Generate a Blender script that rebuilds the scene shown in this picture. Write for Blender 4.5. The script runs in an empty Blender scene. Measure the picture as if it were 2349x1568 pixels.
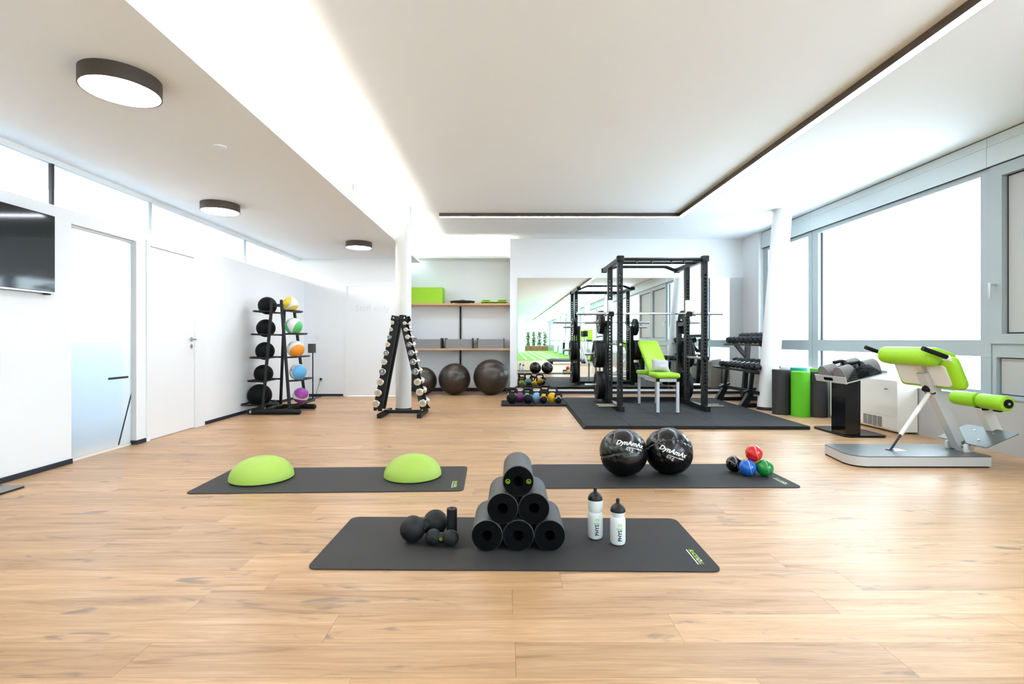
import bpy, bmesh, math, random
from mathutils import Matrix, Vector

random.seed(7)
sc = bpy.context.scene
C = sc.collection
PI = math.pi

# ---------------------------------------------------------------- camera, world, exposure
cam_d = bpy.data.cameras.new('camera'); cam = bpy.data.objects.new('camera', cam_d); C.objects.link(cam)
cam.location = (0, 0, 1.025); cam.rotation_euler = (PI/2, 0, 0)
cam_d.sensor_width = 36; cam_d.lens = 17.47
cam_d.shift_x = 13/2349; cam_d.shift_y = -5/2349; cam_d.clip_end = 300
sc.camera = cam
SKY = 5.9
w = bpy.data.worlds.new('overcast_sky'); sc.world = w; w.use_nodes = True
w.node_tree.nodes['Background'].inputs[0].default_value = (0.74, 0.885, 1.0, 1)
w.node_tree.nodes['Background'].inputs[1].default_value = SKY
sc.view_settings.view_transform = 'Standard'; sc.view_settings.look = 'None'
sc.view_settings.gamma = 1; sc.view_settings.use_curve_mapping = False
sc.view_settings.exposure = 0.92
cy = sc.cycles
cy.use_denoising = True
cy.max_bounces = 7; cy.diffuse_bounces = 4; cy.glossy_bounces = 4; cy.transmission_bounces = 3; cy.transparent_max_bounces = 10
cy.caustics_reflective = False; cy.caustics_refractive = False; cy.sample_clamp_indirect = 8.0; cy.use_adaptive_sampling = True; cy.adaptive_threshold = 0.05; cy.adaptive_min_samples = 16; cy.use_light_tree = False
LED_K = 1.0
def portal(y0, y1, z0, z1, x=4.72):
    l = bpy.data.lights.new('window_portal', 'AREA'); l.shape = 'RECTANGLE'; l.size = z1-z0; l.size_y = y1-y0
    l.cycles.is_portal = True
    o = bpy.data.objects.new('window_portal', l); C.objects.link(o)
    o.location = (x, (y0+y1)/2, (z0+z1)/2); o.rotation_euler = (0, PI/2, 0)   # -Z of the lamp looks to -X, into the room
for a, b in ((7.54, 8.70), (4.81, 7.30), (-3.8, 1.68), (-15.0, -3.9), (-33.9, -15.1)):
    portal(a, b, 1.03, 2.59); portal(a, b, 0.54, 0.86)

# ---------------------------------------------------------------- lettering (made first, while the scene is small)
TXT = {}
def text_geo(body, shear=0.0, bold=0.0, space=1.0):
    key = (body, shear, bold, space)
    if key in TXT: return TXT[key]
    cu = bpy.data.curves.new('txt', 'FONT'); cu.body = body; cu.size = 1.0; cu.shear = shear; cu.offset = bold
    cu.space_character = space; cu.resolution_u = 3; cu.fill_mode = 'FRONT'
    o = bpy.data.objects.new('txt', cu); C.objects.link(o)
    dg = bpy.context.evaluated_depsgraph_get(); e = o.evaluated_get(dg); me = e.to_mesh()
    v = [tuple(p.co) for p in me.vertices]; f = [tuple(p.vertices) for p in me.polygons]
    e.to_mesh_clear(); bpy.data.objects.remove(o); bpy.data.curves.remove(cu)
    x0 = min(p[0] for p in v); x1 = max(p[0] for p in v); y0 = min(p[1] for p in v); y1 = max(p[1] for p in v)
    TXT[key] = (v, f, (x0, x1, y0, y1)); return TXT[key]
for t in (('Staff only', 0, -0.012, 1.0), ('PHYS', 0, 0.03, 1.05), ('O', 0, 0.03, 1.0), ('DynAmAx', 0.35, 0.03, 1.0),
          ('4kg', 0, 0, 1.1), ('6kg', 0, 0, 1.1), ('ELITE', 0, 0.02, 1.0), ('BLACKR', 0.2, 0.02, 0.95), ('O', 0.2, 0.03, 1.0), ('LL', 0.2, 0.02, 0.95),
          ('lo', 0, 0.0, 1.0), ('SQ', 0, 0.02, 1.0), ('LSN', 0, 0.01, 1.0)):
    text_geo(*t)
for d in range(1, 11): text_geo(str(d), 0, 0, 1.0)

# ---------------------------------------------------------------- materials
def lin(h):
    if not isinstance(h, str): return tuple(h)
    h = h.lstrip('#'); r = []
    for i in (0, 2, 4):
        c = int(h[i:i+2], 16)/255; r.append(c/12.92 if c <= 0.04045 else ((c+0.055)/1.055)**2.4)
    return tuple(r)
def NT(name):
    m = bpy.data.materials.new(name); m.use_nodes = True
    nt = m.node_tree; return m, nt, nt.nodes['Principled BSDF']
def mat(name, col, rough=0.5, metal=0.0, spec=0.5, var=0.0, vscale=8.0, bump=0.0, bscale=200.0, coat=0.0):
    m, nt, p = NT(name); c = lin(col)
    p.inputs['Base Color'].default_value = (*c, 1); p.inputs['Roughness'].default_value = rough
    p.inputs['Metallic'].default_value = metal; p.inputs['Specular IOR Level'].default_value = spec
    p.inputs['Coat Weight'].default_value = coat; p.inputs['Coat Roughness'].default_value = 0.08
    N = nt.nodes.new; L = nt.links.new
    if var or bump:
        tc = N('ShaderNodeTexCoord')
    if var:
        n = N('ShaderNodeTexNoise'); n.inputs['Scale'].default_value = vscale; n.inputs['Detail'].default_value = 3
        L(tc.outputs['Object'], n.inputs['Vector'])
        r = N('ShaderNodeMapRange'); r.inputs['To Min'].default_value = 1-var; r.inputs['To Max'].default_value = 1+var
        L(n.outputs['Fac'], r.inputs['Value'])
        mx = N('ShaderNodeMix'); mx.data_type = 'RGBA'; mx.blend_type = 'MULTIPLY'; mx.inputs['Factor'].default_value = 1
        mx.inputs['A'].default_value = (*c, 1); L(r.outputs['Result'], mx.inputs['B']); L(mx.outputs['Result'], p.inputs['Base Color'])
    if bump:
        n2 = N('ShaderNodeTexNoise'); n2.inputs['Scale'].default_value = bscale; n2.inputs['Detail'].default_value = 2
        L(tc.outputs['Object'], n2.inputs['Vector'])
        b = N('ShaderNodeBump'); b.inputs['Strength'].default_value = bump; b.inputs['Distance'].default_value = 0.002
        L(n2.outputs['Fac'], b.inputs['Height']); L(b.outputs['Normal'], p.inputs['Normal'])
    return m
def emis(name, col, k):
    m, nt, p = NT(name); nt.nodes.remove(p)
    e = nt.nodes.new('ShaderNodeEmission'); e.inputs[0].default_value = (*lin(col), 1); e.inputs[1].default_value = k
    nt.links.new(e.outputs[0], nt.nodes['Material Output'].inputs[0]); return m
def glassy(name, tint, refl=1.0, ior=1.45, frost=0.0):
    m, nt, p = NT(name); nt.nodes.remove(p); N = nt.nodes.new; L = nt.links.new
    g = N('ShaderNodeBsdfGlossy'); g.inputs['Roughness'].default_value = 0.02 + frost*0.3; g.inputs['Color'].default_value = (refl, refl, refl, 1)
    lw = N('ShaderNodeLayerWeight'); pw_ = N('ShaderNodeMath'); pw_.operation = 'POWER'; L(lw.outputs['Facing'], pw_.inputs[0]); pw_.inputs[1].default_value = 4.0
    fr = N('ShaderNodeMath'); fr.operation = 'MULTIPLY_ADD'; L(pw_.outputs[0], fr.inputs[0]); fr.inputs[1].default_value = 0.6; fr.inputs[2].default_value = 0.03
    mx = N('ShaderNodeMixShader'); L(fr.outputs[0], mx.inputs[0])
    if frost:
        t = N('ShaderNodeBsdfTranslucent'); t.inputs['Color'].default_value = (*tint, 1)
        d = N('ShaderNodeBsdfDiffuse'); d.inputs['Color'].default_value = (*tint, 1)
        rf = N('ShaderNodeBsdfRefraction'); rf.inputs['Color'].default_value = (*tint, 1); rf.inputs['Roughness'].default_value = 0.42; rf.inputs['IOR'].default_value = 1.18
        a0 = N('ShaderNodeMixShader'); a0.inputs[0].default_value = 0.7; L(t.outputs[0], a0.inputs[1]); L(rf.outputs[0], a0.inputs[2])
        a = N('ShaderNodeMixShader'); a.inputs[0].default_value = 0.2; L(a0.outputs[0], a.inputs[1]); L(d.outputs[0], a.inputs[2])
        L(a.outputs[0], mx.inputs[1])
    else:
        t = N('ShaderNodeBsdfTransparent'); t.inputs['Color'].default_value = (*tint, 1); L(t.outputs[0], mx.inputs[1])
    L(g.outputs[0], mx.inputs[2]); L(mx.outputs[0], nt.nodes['Material Output'].inputs[0]); return m

PL, RW, RY0 = 1.228, 0.1755, 1.5085      # plank length, row width, seam origin
def wood_floor(name, per_object):
    m, nt, p = NT(name); N = nt.nodes.new; L = nt.links.new
    def mth(op, a, b=None, c=None):
        n = N('ShaderNodeMath'); n.operation = op
        for i, x in enumerate((a, b, c)):
            if x is None: continue
            if isinstance(x, (int, float)): n.inputs[i].default_value = x
            else: L(x, n.inputs[i])
        return n.outputs[0]
    g = N('ShaderNodeNewGeometry'); s = N('ShaderNodeSeparateXYZ'); L(g.outputs['Position'], s.inputs[0]); X, Y = s.outputs[0], s.outputs[1]
    if per_object:
        rnd = N('ShaderNodeObjectInfo').outputs['Random']; seam = None
    else:
        fy = mth('DIVIDE', mth('SUBTRACT', Y, RY0), RW); row = mth('FLOOR', fy)
        off = mth('MULTIPLY', mth('FRACT', mth('MULTIPLY', row, 0.381966)), PL)
        fx = mth('DIVIDE', mth('SUBTRACT', X, off), PL); col = mth('FLOOR', fx)
        cv = N('ShaderNodeCombineXYZ'); L(row, cv.inputs[0]); L(col, cv.inputs[1])
        wn = N('ShaderNodeTexWhiteNoise'); wn.noise_dimensions = '2D'; L(cv.outputs[0], wn.inputs['Vector']); rnd = wn.outputs['Value']
        seam = mth('MINIMUM', mth('MULTIPLY', mth('PINGPONG', fy, 0.5), RW), mth('MULTIPLY', mth('PINGPONG', fx, 0.5), PL))
        seam = mth('LESS_THAN', seam, 0.0007)
    def vec(sx, sy, kx, ky, kz):
        c = N('ShaderNodeCombineXYZ')
        L(mth('MULTIPLY_ADD', X, sx, mth('MULTIPLY', rnd, kx)), c.inputs[0]); L(mth('MULTIPLY_ADD', Y, sy, mth('MULTIPLY', rnd, ky)), c.inputs[1])
        L(mth('MULTIPLY', rnd, kz), c.inputs[2]); return c.outputs[0]
    def noise(v, sc_, det, rg, dist=0.0):
        n = N('ShaderNodeTexNoise'); n.inputs['Scale'].default_value = sc_; n.inputs['Detail'].default_value = det
        n.inputs['Roughness'].default_value = rg; n.inputs['Distortion'].default_value = dist; L(v, n.inputs['Vector']); return n.outputs['Fac']
    n1 = noise(vec(0.75, 9.0, 57, 91, 13), 1.6, 7, 0.66, 1.1)
    n2 = noise(vec(2.4, 70, 31, 17, 7), 2.0, 4, 0.6, 0.2)
    kn = noise(vec(2.2, 7.5, 83, 43, 19), 1.3, 3, 0.55, 1.2)
    rp = N('ShaderNodeValToRGB'); L(n1, rp.inputs[0]); e = rp.color_ramp.elements
    e[0].position = 0.26; e[0].color = (*lin('#8f6c4c'), 1); e[1].position = 0.76; e[1].color = (*lin('#e2c199'), 1)
    k = e.new(0.42); k.color = (*lin('#c0976d'), 1); k = e.new(0.58); k.color = (*lin('#cea67c'), 1)
    def mul(a, fac, lo, hi, src):
        r = N('ShaderNodeMapRange'); r.inputs['From Min'].default_value = fac[0]; r.inputs['From Max'].default_value = fac[1]
        r.inputs['To Min'].default_value = lo; r.inputs['To Max'].default_value = hi; L(src, r.inputs['Value'])
        mx = N('ShaderNodeMix'); mx.data_type = 'RGBA'; mx.blend_type = 'MULTIPLY'; mx.inputs['Factor'].default_value = 1
        L(a, mx.inputs['A']); L(r.outputs[0], mx.inputs['B']); return mx.outputs['Result']
    c = mul(rp.outputs[0], (0.3, 0.7), 0.86, 1.08, n2)
    c = mul(c, (0, 1), 0.86, 1.10, rnd)
    kr = N('ShaderNodeMapRange'); kr.interpolation_type = 'SMOOTHSTEP'; kr.inputs['From Min'].default_value = 0.60; kr.inputs['From Max'].default_value = 0.74
    kr.inputs['To Max'].default_value = 0.75; L(kn, kr.inputs['Value'])
    mk = N('ShaderNodeMix'); mk.data_type = 'RGBA'; L(kr.outputs[0], mk.inputs['Factor']); L(c, mk.inputs['A']); mk.inputs['B'].default_value = (*lin('#75655a'), 1)
    c = mk.outputs['Result']
    if seam is not None:
        ms = N('ShaderNodeMix'); ms.data_type = 'RGBA'; ms.blend_type = 'MULTIPLY'; L(mth('MULTIPLY', seam, 0.35), ms.inputs['Factor']); L(c, ms.inputs['A'])
        ms.inputs['B'].default_value = (0.3, 0.25, 0.2, 1); c = ms.outputs['Result']
    L(c, p.inputs['Base Color'])
    p.inputs['Roughness'].default_value = 0.36; p.inputs['Specular IOR Level'].default_value = 0.45
    b = N('ShaderNodeBump'); b.inputs['Strength'].default_value = 0.12; b.inputs['Distance'].default_value = 0.0015; L(n2, b.inputs['Height']); L(b.outputs[0], p.inputs['Normal'])
    return m

def two_tone_ball(name, col):
    m, nt, p = NT(name); N = nt.nodes.new; L = nt.links.new
    tc = N('ShaderNodeTexCoord'); nn = N('ShaderNodeVectorMath'); nn.operation = 'NORMALIZE'; L(tc.outputs['Object'], nn.inputs[0])
    s = N('ShaderNodeSeparateXYZ'); L(nn.outputs[0], s.inputs[0])
    def mth(op, a, b=None):
        n = N('ShaderNodeMath'); n.operation = op
        for i, x in enumerate((a, b)):
            if x is None: continue
            if isinstance(x, (int, float)): n.inputs[i].default_value = x
            else: L(x, n.inputs[i])
        return n.outputs[0]
    f = mth('SUBTRACT', mth('SUBTRACT', mth('MULTIPLY', mth('ABSOLUTE', s.outputs[0]), 1.35), mth('MULTIPLY', s.outputs[2], 0.55)), mth('MULTIPLY', s.outputs[1], 0.25))
    fill = mth('GREATER_THAN', f, 0.72); line = mth('LESS_THAN', mth('ABSOLUTE', mth('SUBTRACT', f, 0.72)), 0.03)
    a = N('ShaderNodeMix'); a.data_type = 'RGBA'; L(fill, a.inputs['Factor']); a.inputs['A'].default_value = (0.80, 0.80, 0.78, 1); a.inputs['B'].default_value = (*lin(col), 1)
    b = N('ShaderNodeMix'); b.data_type = 'RGBA'; L(mth('MULTIPLY', line, 0.6), b.inputs['Factor']); L(a.outputs['Result'], b.inputs['A']); b.inputs['B'].default_value = (0.10, 0.10, 0.11, 1)
    L(b.outputs['Result'], p.inputs['Base Color']); p.inputs['Roughness'].default_value = 0.45
    return m

M = {}
M['wall'] = mat('white_wall_paint', (0.85, 0.868, 0.882), 0.75, spec=0.2)
M['ceil'] = mat('white_ceiling_paint', (0.875, 0.92, 0.96), 0.8, spec=0.15)
M['door'] = mat('white_door_lacquer', (0.83, 0.845, 0.855), 0.35, var=0.005)
M['board'] = mat('black_skirting', '#1c222b', 0.5, var=0.1)
M['frame'] = mat('grey_aluminium_paint', '#a7b1b4', 0.45, var=0.02)
M['header'] = mat('light_grey_blind_box', '#d0dadc', 0.45, var=0.02)
M['panel'] = mat('grey_window_panel', '#b4b4b3', 0.5, var=0.015)
M['gasket'] = mat('dark_rubber_gasket', '#23282b', 0.6)
M['plank'] = wood_floor('oak_plank', True)
M['floor'] = wood_floor('oak_floor', False)
M['mirror'] = mat('mirror_silver', (0.86, 0.885, 0.875), 0.0, metal=1.0)
M['glass'] = glassy('window_glass', (0.985, 0.99, 0.99), 0.9, 1.35)
M['frost'] = glassy('frosted_glass', (0.90, 0.96, 0.99), 1.0, 1.45, frost=0.5)
M['black'] = mat('black_powder_coat', '#0e1012', 0.42, spec=0.35, var=0.1)
M['blackm'] = mat('matt_black_plastic', '#0b0c0d', 0.6, spec=0.25, var=0.1)
M['rubber'] = mat('black_rubber', '#0f1011', 0.5, spec=0.35, var=0.12, bump=0.15, bscale=300)
M['gloss'] = mat('gloss_black', '#06070a', 0.12, coat=0.3)
M['screen'] = mat('screen_glass', '#05080a', 0.06, spec=0.8)
M['tile'] = mat('rubber_floor_tile', '#1d1e20', 0.7, spec=0.35, var=0.12, vscale=14, bump=0.35, bscale=160)
M['yoga'] = mat('charcoal_exercise_mat', '#323131', 0.72, spec=0.35, var=0.05, bump=0.12, bscale=450)
M['foam'] = mat('black_rolled_foam', '#191b1d', 0.6, spec=0.35, var=0.2, vscale=40, bump=0.25, bscale=260)
M['rolltube'] = mat('foam_painted_sheen', '#3c3e40', 0.45, spec=0.6, var=0.12, vscale=60, bump=0.2, bscale=260)  # roller sides paler: grazing sheen painted into the foam colour
M['foamface'] = mat('black_cut_foam', '#090b0d', 0.85, spec=0.08, var=0.25, vscale=30, bump=0.3, bscale=220)
M['lime'] = mat('lime_vinyl', '#97cf1c', 0.42, var=0.02, bump=0.04, bscale=500)
M['limebox'] = mat('lime_foam_vinyl', '#93c814', 0.5, var=0.02)
M['limefoam'] = mat('lime_roll_foam', '#55b312', 0.7, var=0.03)
M['dome'] = mat('pale_lime_rubber', '#a9ca55', 0.55, var=0.03)
M['chrome'] = mat('chrome', (0.86, 0.86, 0.86), 0.10, metal=1.0)
M['steel'] = mat('brushed_steel', (0.62, 0.62, 0.62), 0.28, metal=1.0, var=0.04, vscale=60)
M['silver'] = mat('silver_paint', '#c9cdd0', 0.35, metal=0.2, var=0.02)
M['whitem'] = mat('white_powder_coat', '#e8e8e6', 0.4, var=0.01)
M['white'] = mat('white_print', (0.9, 0.9, 0.9), 0.5)
M['greenprint'] = mat('lime_print', '#a9d91c', 0.5)
M['greentext'] = mat('green_print', '#7ddc6a', 0.5)
M['blackprint'] = mat('black_print', '#0c0f12', 0.5)
M['greyprint'] = mat('grey_print', '#cfcfcd', 0.6)
M['palegrey'] = mat('pale_grey_print', '#dcdcdc', 0.6)
M['rail'] = mat('dark_selector_rail', '#3b4046', 0.25, metal=0.8)
M['peg'] = mat('satin_gold_steel', '#a99c86', 0.35, metal=0.8)
M['bluetint'] = mat('blue_tint_block', '#7fb2d6', 0.6)
M['bottle'] = mat('frosted_bottle_plastic', '#eef3f7', 0.35, spec=0.5)
M['bottle'].node_tree.nodes['Principled BSDF'].inputs['Subsurface Weight'].default_value = 0.0
M['ac'] = mat('cream_air_unit_plastic', '#f1eee6', 0.5, var=0.008)
M['oak'] = mat('oak_shelf', '#cda077', 0.5, var=0.1, vscale=20)
M['felt'] = mat('grey_felt', '#8b8c8d', 0.95, spec=0.1, var=0.22, vscale=140, bump=0.3, bscale=500)
M['darkfelt'] = mat('dark_grey_felt', '#4d5053', 0.9, var=0.15, vscale=120)
M['gymball'] = mat('anthracite_gym_ball', '#443e39', 0.30, metal=0.6, var=0.03)
M['slam'] = mat('black_textured_ball', '#08090a', 0.6, spec=0.2, var=0.1, bump=0.3, bscale=250)
M['vinyl'] = mat('black_gloss_vinyl', '#0b0c0e', 0.24, spec=0.6, bump=0.10, bscale=60)
M['greyurethane'] = mat('grey_urethane', '#7a7876', 0.6, var=0.05)
M['disc'] = mat('dark_balance_board', '#3a3d3a', 0.5, var=0.05)
M['plate'] = mat('grey_foot_plate', '#5f6665', 0.35, metal=0.3, var=0.03)
M['pillow'] = mat('light_grey_fabric', '#b0afb1', 0.9, spec=0.1, var=0.05, vscale=40, bump=0.2, bscale=400)
M['bronze'] = mat('bronze_lamp_housing', '#4a4038', 0.5, metal=0.3)
M['lampglow'] = emis('lamp_diffuser', '#f2f6ff', 34.0)
M['led'] = emis('linear_light_diffuser', '#eaf2ff', 30.0)
M['cove'] = emis('cove_led', '#fff3e4', 140.0*LED_K)
M['officefill'] = emis('added_office_glow', '#fff9f2', 22.0)
M['carpet'] = mat('blue_grey_carpet', '#6f8ba0', 0.95, spec=0.1, var=0.1, vscale=60)
M['turf'] = mat('green_artificial_turf', '#86bd55', 0.9, spec=0.1, var=0.15, vscale=120, bump=0.4, bscale=200)
M['turfline'] = mat('white_turf_line', '#e6efe0', 0.9)
M['ext'] = mat('white_render', '#f2f2f0', 0.8)
M['leaf'] = mat('dark_green_leaf', '#3d6a2c', 0.5, var=0.25)
M['terra'] = mat('brown_planter', '#8a5f3e', 0.7, var=0.1)
M['amber'] = mat('amber_slot', '#6e4218', 0.7, spec=0.1)

# ---------------------------------------------------------------- mesh building
class B:
    def __init__(s): s.bm = bmesh.new()
    def _add(s, vs, fs, Mx=None):
        if Mx is not None: vs = [Mx @ Vector(v) for v in vs]
        bv = [s.bm.verts.new(v) for v in vs]
        for f in fs:
            try: s.bm.faces.new([bv[i] for i in f])
            except ValueError: pass
        return s
    def box(s, x0, x1, y0, y1, z0, z1, Mx=None):
        v = [(x, y, z) for z in (z0, z1) for y in (y0, y1) for x in (x0, x1)]
        return s._add(v, [(0, 2, 3, 1), (4, 5, 7, 6), (0, 1, 5, 4), (2, 6, 7, 3), (0, 4, 6, 2), (1, 3, 7, 5)], Mx)
    def rbox(s, sx, sy, sz, r, seg=3, Mx=None):
        t = bmesh.new(); bmesh.ops.create_cube(t, size=1)
        for v in t.verts: v.co = (v.co.x*sx, v.co.y*sy, v.co.z*sz)
        bmesh.ops.bevel(t, geom=t.edges[:], offset=r, segments=seg, profile=0.5, affect='EDGES')
        t.verts.index_update(); vs = [tuple(v.co) for v in t.verts]; fs = [[v.index for v in f.verts] for f in t.faces]; t.free()
        return s._add(vs, fs, Mx)
    def lathe(s, prof, seg=24, Mx=None):
        vs, fs, rings = [], [], []
        for r, z in prof:
            if r < 1e-6: rings.append([len(vs)]); vs.append((0, 0, z))
            else:
                rings.append(list(range(len(vs), len(vs)+seg)))
                vs += [(r*math.cos(2*PI*i/seg), r*math.sin(2*PI*i/seg), z) for i in range(seg)]
        for a, b in zip(rings, rings[1:]):
            for i in range(seg):
                j = (i+1) % seg
                if len(a) == 1 and len(b) == 1: continue
                if len(a) == 1: fs.append((a[0], b[j], b[i]))
                elif len(b) == 1: fs.append((a[i], a[j], b[0]))
                else: fs.append((a[i], a[j], b[j], b[i]))
        return s._add(vs, fs, Mx)
    def cyl(s, p0, p1, r0, r1=None, seg=14, cap=True):
        p0, p1 = Vector(p0), Vector(p1); r1 = r0 if r1 is None else r1; d = p1-p0
        Mx = Matrix.Translation(p0) @ d.to_track_quat('Z', 'Y').to_matrix().to_4x4(); h = d.length
        prof = ([(0, 0)] if cap else []) + [(r0, 0), (r1, h)] + ([(0, h)] if cap else [])
        return s.lathe(prof, seg, Mx)
    def bar(s, p0, p1, wx, wy, up=(0, 0, 1)):
        p0, p1 = Vector(p0), Vector(p1); d = (p1-p0); L = d.length; z = d.normalized(); up = Vector(up)
        x = up.cross(z)
        if x.length < 1e-4: x = Vector((1, 0, 0))
        x.normalize(); y = z.cross(x)
        Mx = Matrix((( x.x, y.x, z.x, p0.x), (x.y, y.y, z.y, p0.y), (x.z, y.z, z.z, p0.z), (0, 0, 0, 1)))
        return s.box(-wx/2, wx/2, -wy/2, wy/2, 0, L, Mx)
    def sphere(s, c=(0, 0, 0), r=1, seg=28, rings=16, sc3=(1, 1, 1), fn=None, Mx=None):
        vs, fs = [], []
        for j in range(rings+1):
            th = PI*j/rings
            for i in range(seg):
                ph = 2*PI*i/seg; n = Vector((math.sin(th)*math.cos(ph), math.sin(th)*math.sin(ph), -math.cos(th)))
                k = r*(fn(n) if fn else 1); vs.append((c[0]+n.x*k*sc3[0], c[1]+n.y*k*sc3[1], c[2]+n.z*k*sc3[2]))
        for j in range(rings):
            for i in range(seg):
                a = j*seg+i; b = j*seg+(i+1) % seg; fs.append((a, b, b+seg, a+seg))
        s._add(vs, fs, Mx); bmesh.ops.remove_doubles(s.bm, verts=s.bm.verts[:], dist=1e-6); return s
    def tube(s, pts, r, seg=8, cap=True, rad=None):
        pts = [Vector(p) for p in pts]; n = len(pts); vs, fs = [], []; prev = None
        for i, p in enumerate(pts):
            t = (pts[min(i+1, n-1)]-pts[max(i-1, 0)]).normalized()
            if prev is None: x = t.orthogonal().normalized()
            else: x = (prev-t*prev.dot(t)).normalized()
            prev = x; y = t.cross(x); rr = rad[i] if rad else r
            vs += [tuple(p+(x*math.cos(2*PI*k/seg)+y*math.sin(2*PI*k/seg))*rr) for k in range(seg)]
        for i in range(n-1):
            for k in range(seg):
                a = i*seg+k; b = i*seg+(k+1) % seg; fs.append((a, b, b+seg, a+seg))
        if cap: fs += [tuple(range(seg))[::-1], tuple(range((n-1)*seg, n*seg))]
        return s._add(vs, fs)
    def prism(s, pts, z0, z1, Mx=None):
        n = len(pts); vs = [(x, y, z0) for x, y in pts]+[(x, y, z1) for x, y in pts]
        fs = [tuple(range(n))[::-1], tuple(range(n, 2*n))]+[(i, (i+1) % n, n+(i+1) % n, n+i) for i in range(n)]
        return s._add(vs, fs, Mx)
    def text(s, key, height, Mx, anchor=(0, 0), mapf=None, hbox=None):
        v, f, (x0, x1, y0, y1) = text_geo(*key); k = height/((y1-y0) if hbox is None else hbox)
        ax = x0+(x1-x0)*anchor[0]; ay = y0+(y1-y0)*anchor[1]
        vs = [((p[0]-ax)*k, (p[1]-ay)*k, 0) for p in v]
        if mapf:      # fine mesh before bending it round a curved surface
            t = bmesh.new(); bv = [t.verts.new(p) for p in vs]
            for q in f:
                try: t.faces.new([bv[i] for i in q])
                except ValueError: pass
            bmesh.ops.triangulate(t, faces=t.faces[:])
            for _ in range(3):
                ed = [e for e in t.edges if e.calc_length() > height*0.22]
                if ed: bmesh.ops.subdivide_edges(t, edges=ed, cuts=1); bmesh.ops.triangulate(t, faces=t.faces[:])
            t.verts.index_update(); vs = [mapf(v.co.x, v.co.y) for v in t.verts]; f = [[v.index for v in q.verts] for q in t.faces]; t.free()
        return s._add(vs, f, Mx)
    def bevel(s, r, seg=2, ang=0.6):
        ed = [e for e in s.bm.edges if len(e.link_faces) == 2 and e.calc_face_angle(0) > ang]
        bmesh.ops.bevel(s.bm, geom=ed, offset=r, segments=seg, profile=0.5, affect='EDGES', clamp_overlap=True); return s
    def build(s, name, m, parent=None, smooth=True, ang=35, world=False, origin=None, flip=True):
        if flip: bmesh.ops.recalc_face_normals(s.bm, faces=s.bm.faces[:])
        me = bpy.data.meshes.new(name); s.bm.to_mesh(me); s.bm.free()
        if world and parent is not None: me.transform((ROOT.get(parent.name) or ROOT[parent.parent.name]).inverted())
        if origin is not None: me.transform(Matrix.Translation(Vector(origin)).inverted())
        if smooth:
            me.polygons.foreach_set('use_smooth', [True]*len(me.polygons)); me.set_sharp_from_angle(angle=math.radians(ang))
        me.materials.append(M[m] if isinstance(m, str) else m)
        o = bpy.data.objects.new(name, me); C.objects.link(o)
        if parent is not None: o.parent = parent
        if origin is not None: o.location = origin
        return o
ROOT = {}
def thing(name, label, cat, loc=(0, 0, 0), rz=0.0, group=None):
    o = bpy.data.objects.new(name, None); C.objects.link(o); o.empty_display_size = 0.1
    o.location = loc; o.rotation_euler = (0, 0, rz); o['label'] = label; o['category'] = cat
    if group: o['group'] = group
    ROOT[o.name] = Matrix.Translation(Vector(loc)) @ Matrix.Rotation(rz, 4, 'Z'); return o
def tag(o, label, cat, group=None):
    o['label'] = label; o['category'] = cat
    if group: o['group'] = group
    return o
def struct(o, label=None):
    o['kind'] = 'structure'
    if label: o['label'] = label
    return o
def sroot(name, label=None, loc=(0, 0, 0), rz=0.0):
    o = bpy.data.objects.new(name, None); C.objects.link(o); o.empty_display_size = 0.1; o.location = loc; o.rotation_euler = (0, 0, rz)
    ROOT[o.name] = Matrix.Translation(Vector(loc)) @ Matrix.Rotation(rz, 4, 'Z'); return struct(o, label)
def dup(root, loc, rz=None, label=None):
    r = root.copy(); C.objects.link(r); r.location = loc
    if rz is not None: r.rotation_euler = (0, 0, rz)
    if label: r['label'] = label
    for ch in list(root.children):
        c = ch.copy(); C.objects.link(c); c.parent = r
        for g in list(ch.children):
            d = g.copy(); C.objects.link(d); d.parent = c
    return r
T = Matrix.Translation
def R(a, ax): return Matrix.Rotation(a, 4, ax)
def rrect(w_, d_, r, n=6):
    out = []
    for cx, cy_, a0 in ((w_/2-r, d_/2-r, 0), (-w_/2+r, d_/2-r, PI/2), (-w_/2+r, -d_/2+r, PI), (w_/2-r, -d_/2+r, 1.5*PI)):
        out += [(cx+r*math.cos(a0+PI/2*i/n), cy_+r*math.sin(a0+PI/2*i/n)) for i in range(n+1)]
    return out
ORD = ['first', 'second', 'third', 'fourth', 'fifth', 'sixth', 'seventh', 'eighth', 'ninth', 'tenth']

# ================================================================ ROOM SHELL
CZ, SZ = 2.94, 2.503            # main ceiling, lowered ceiling
YN = 9.45                       # mirror wall
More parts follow.
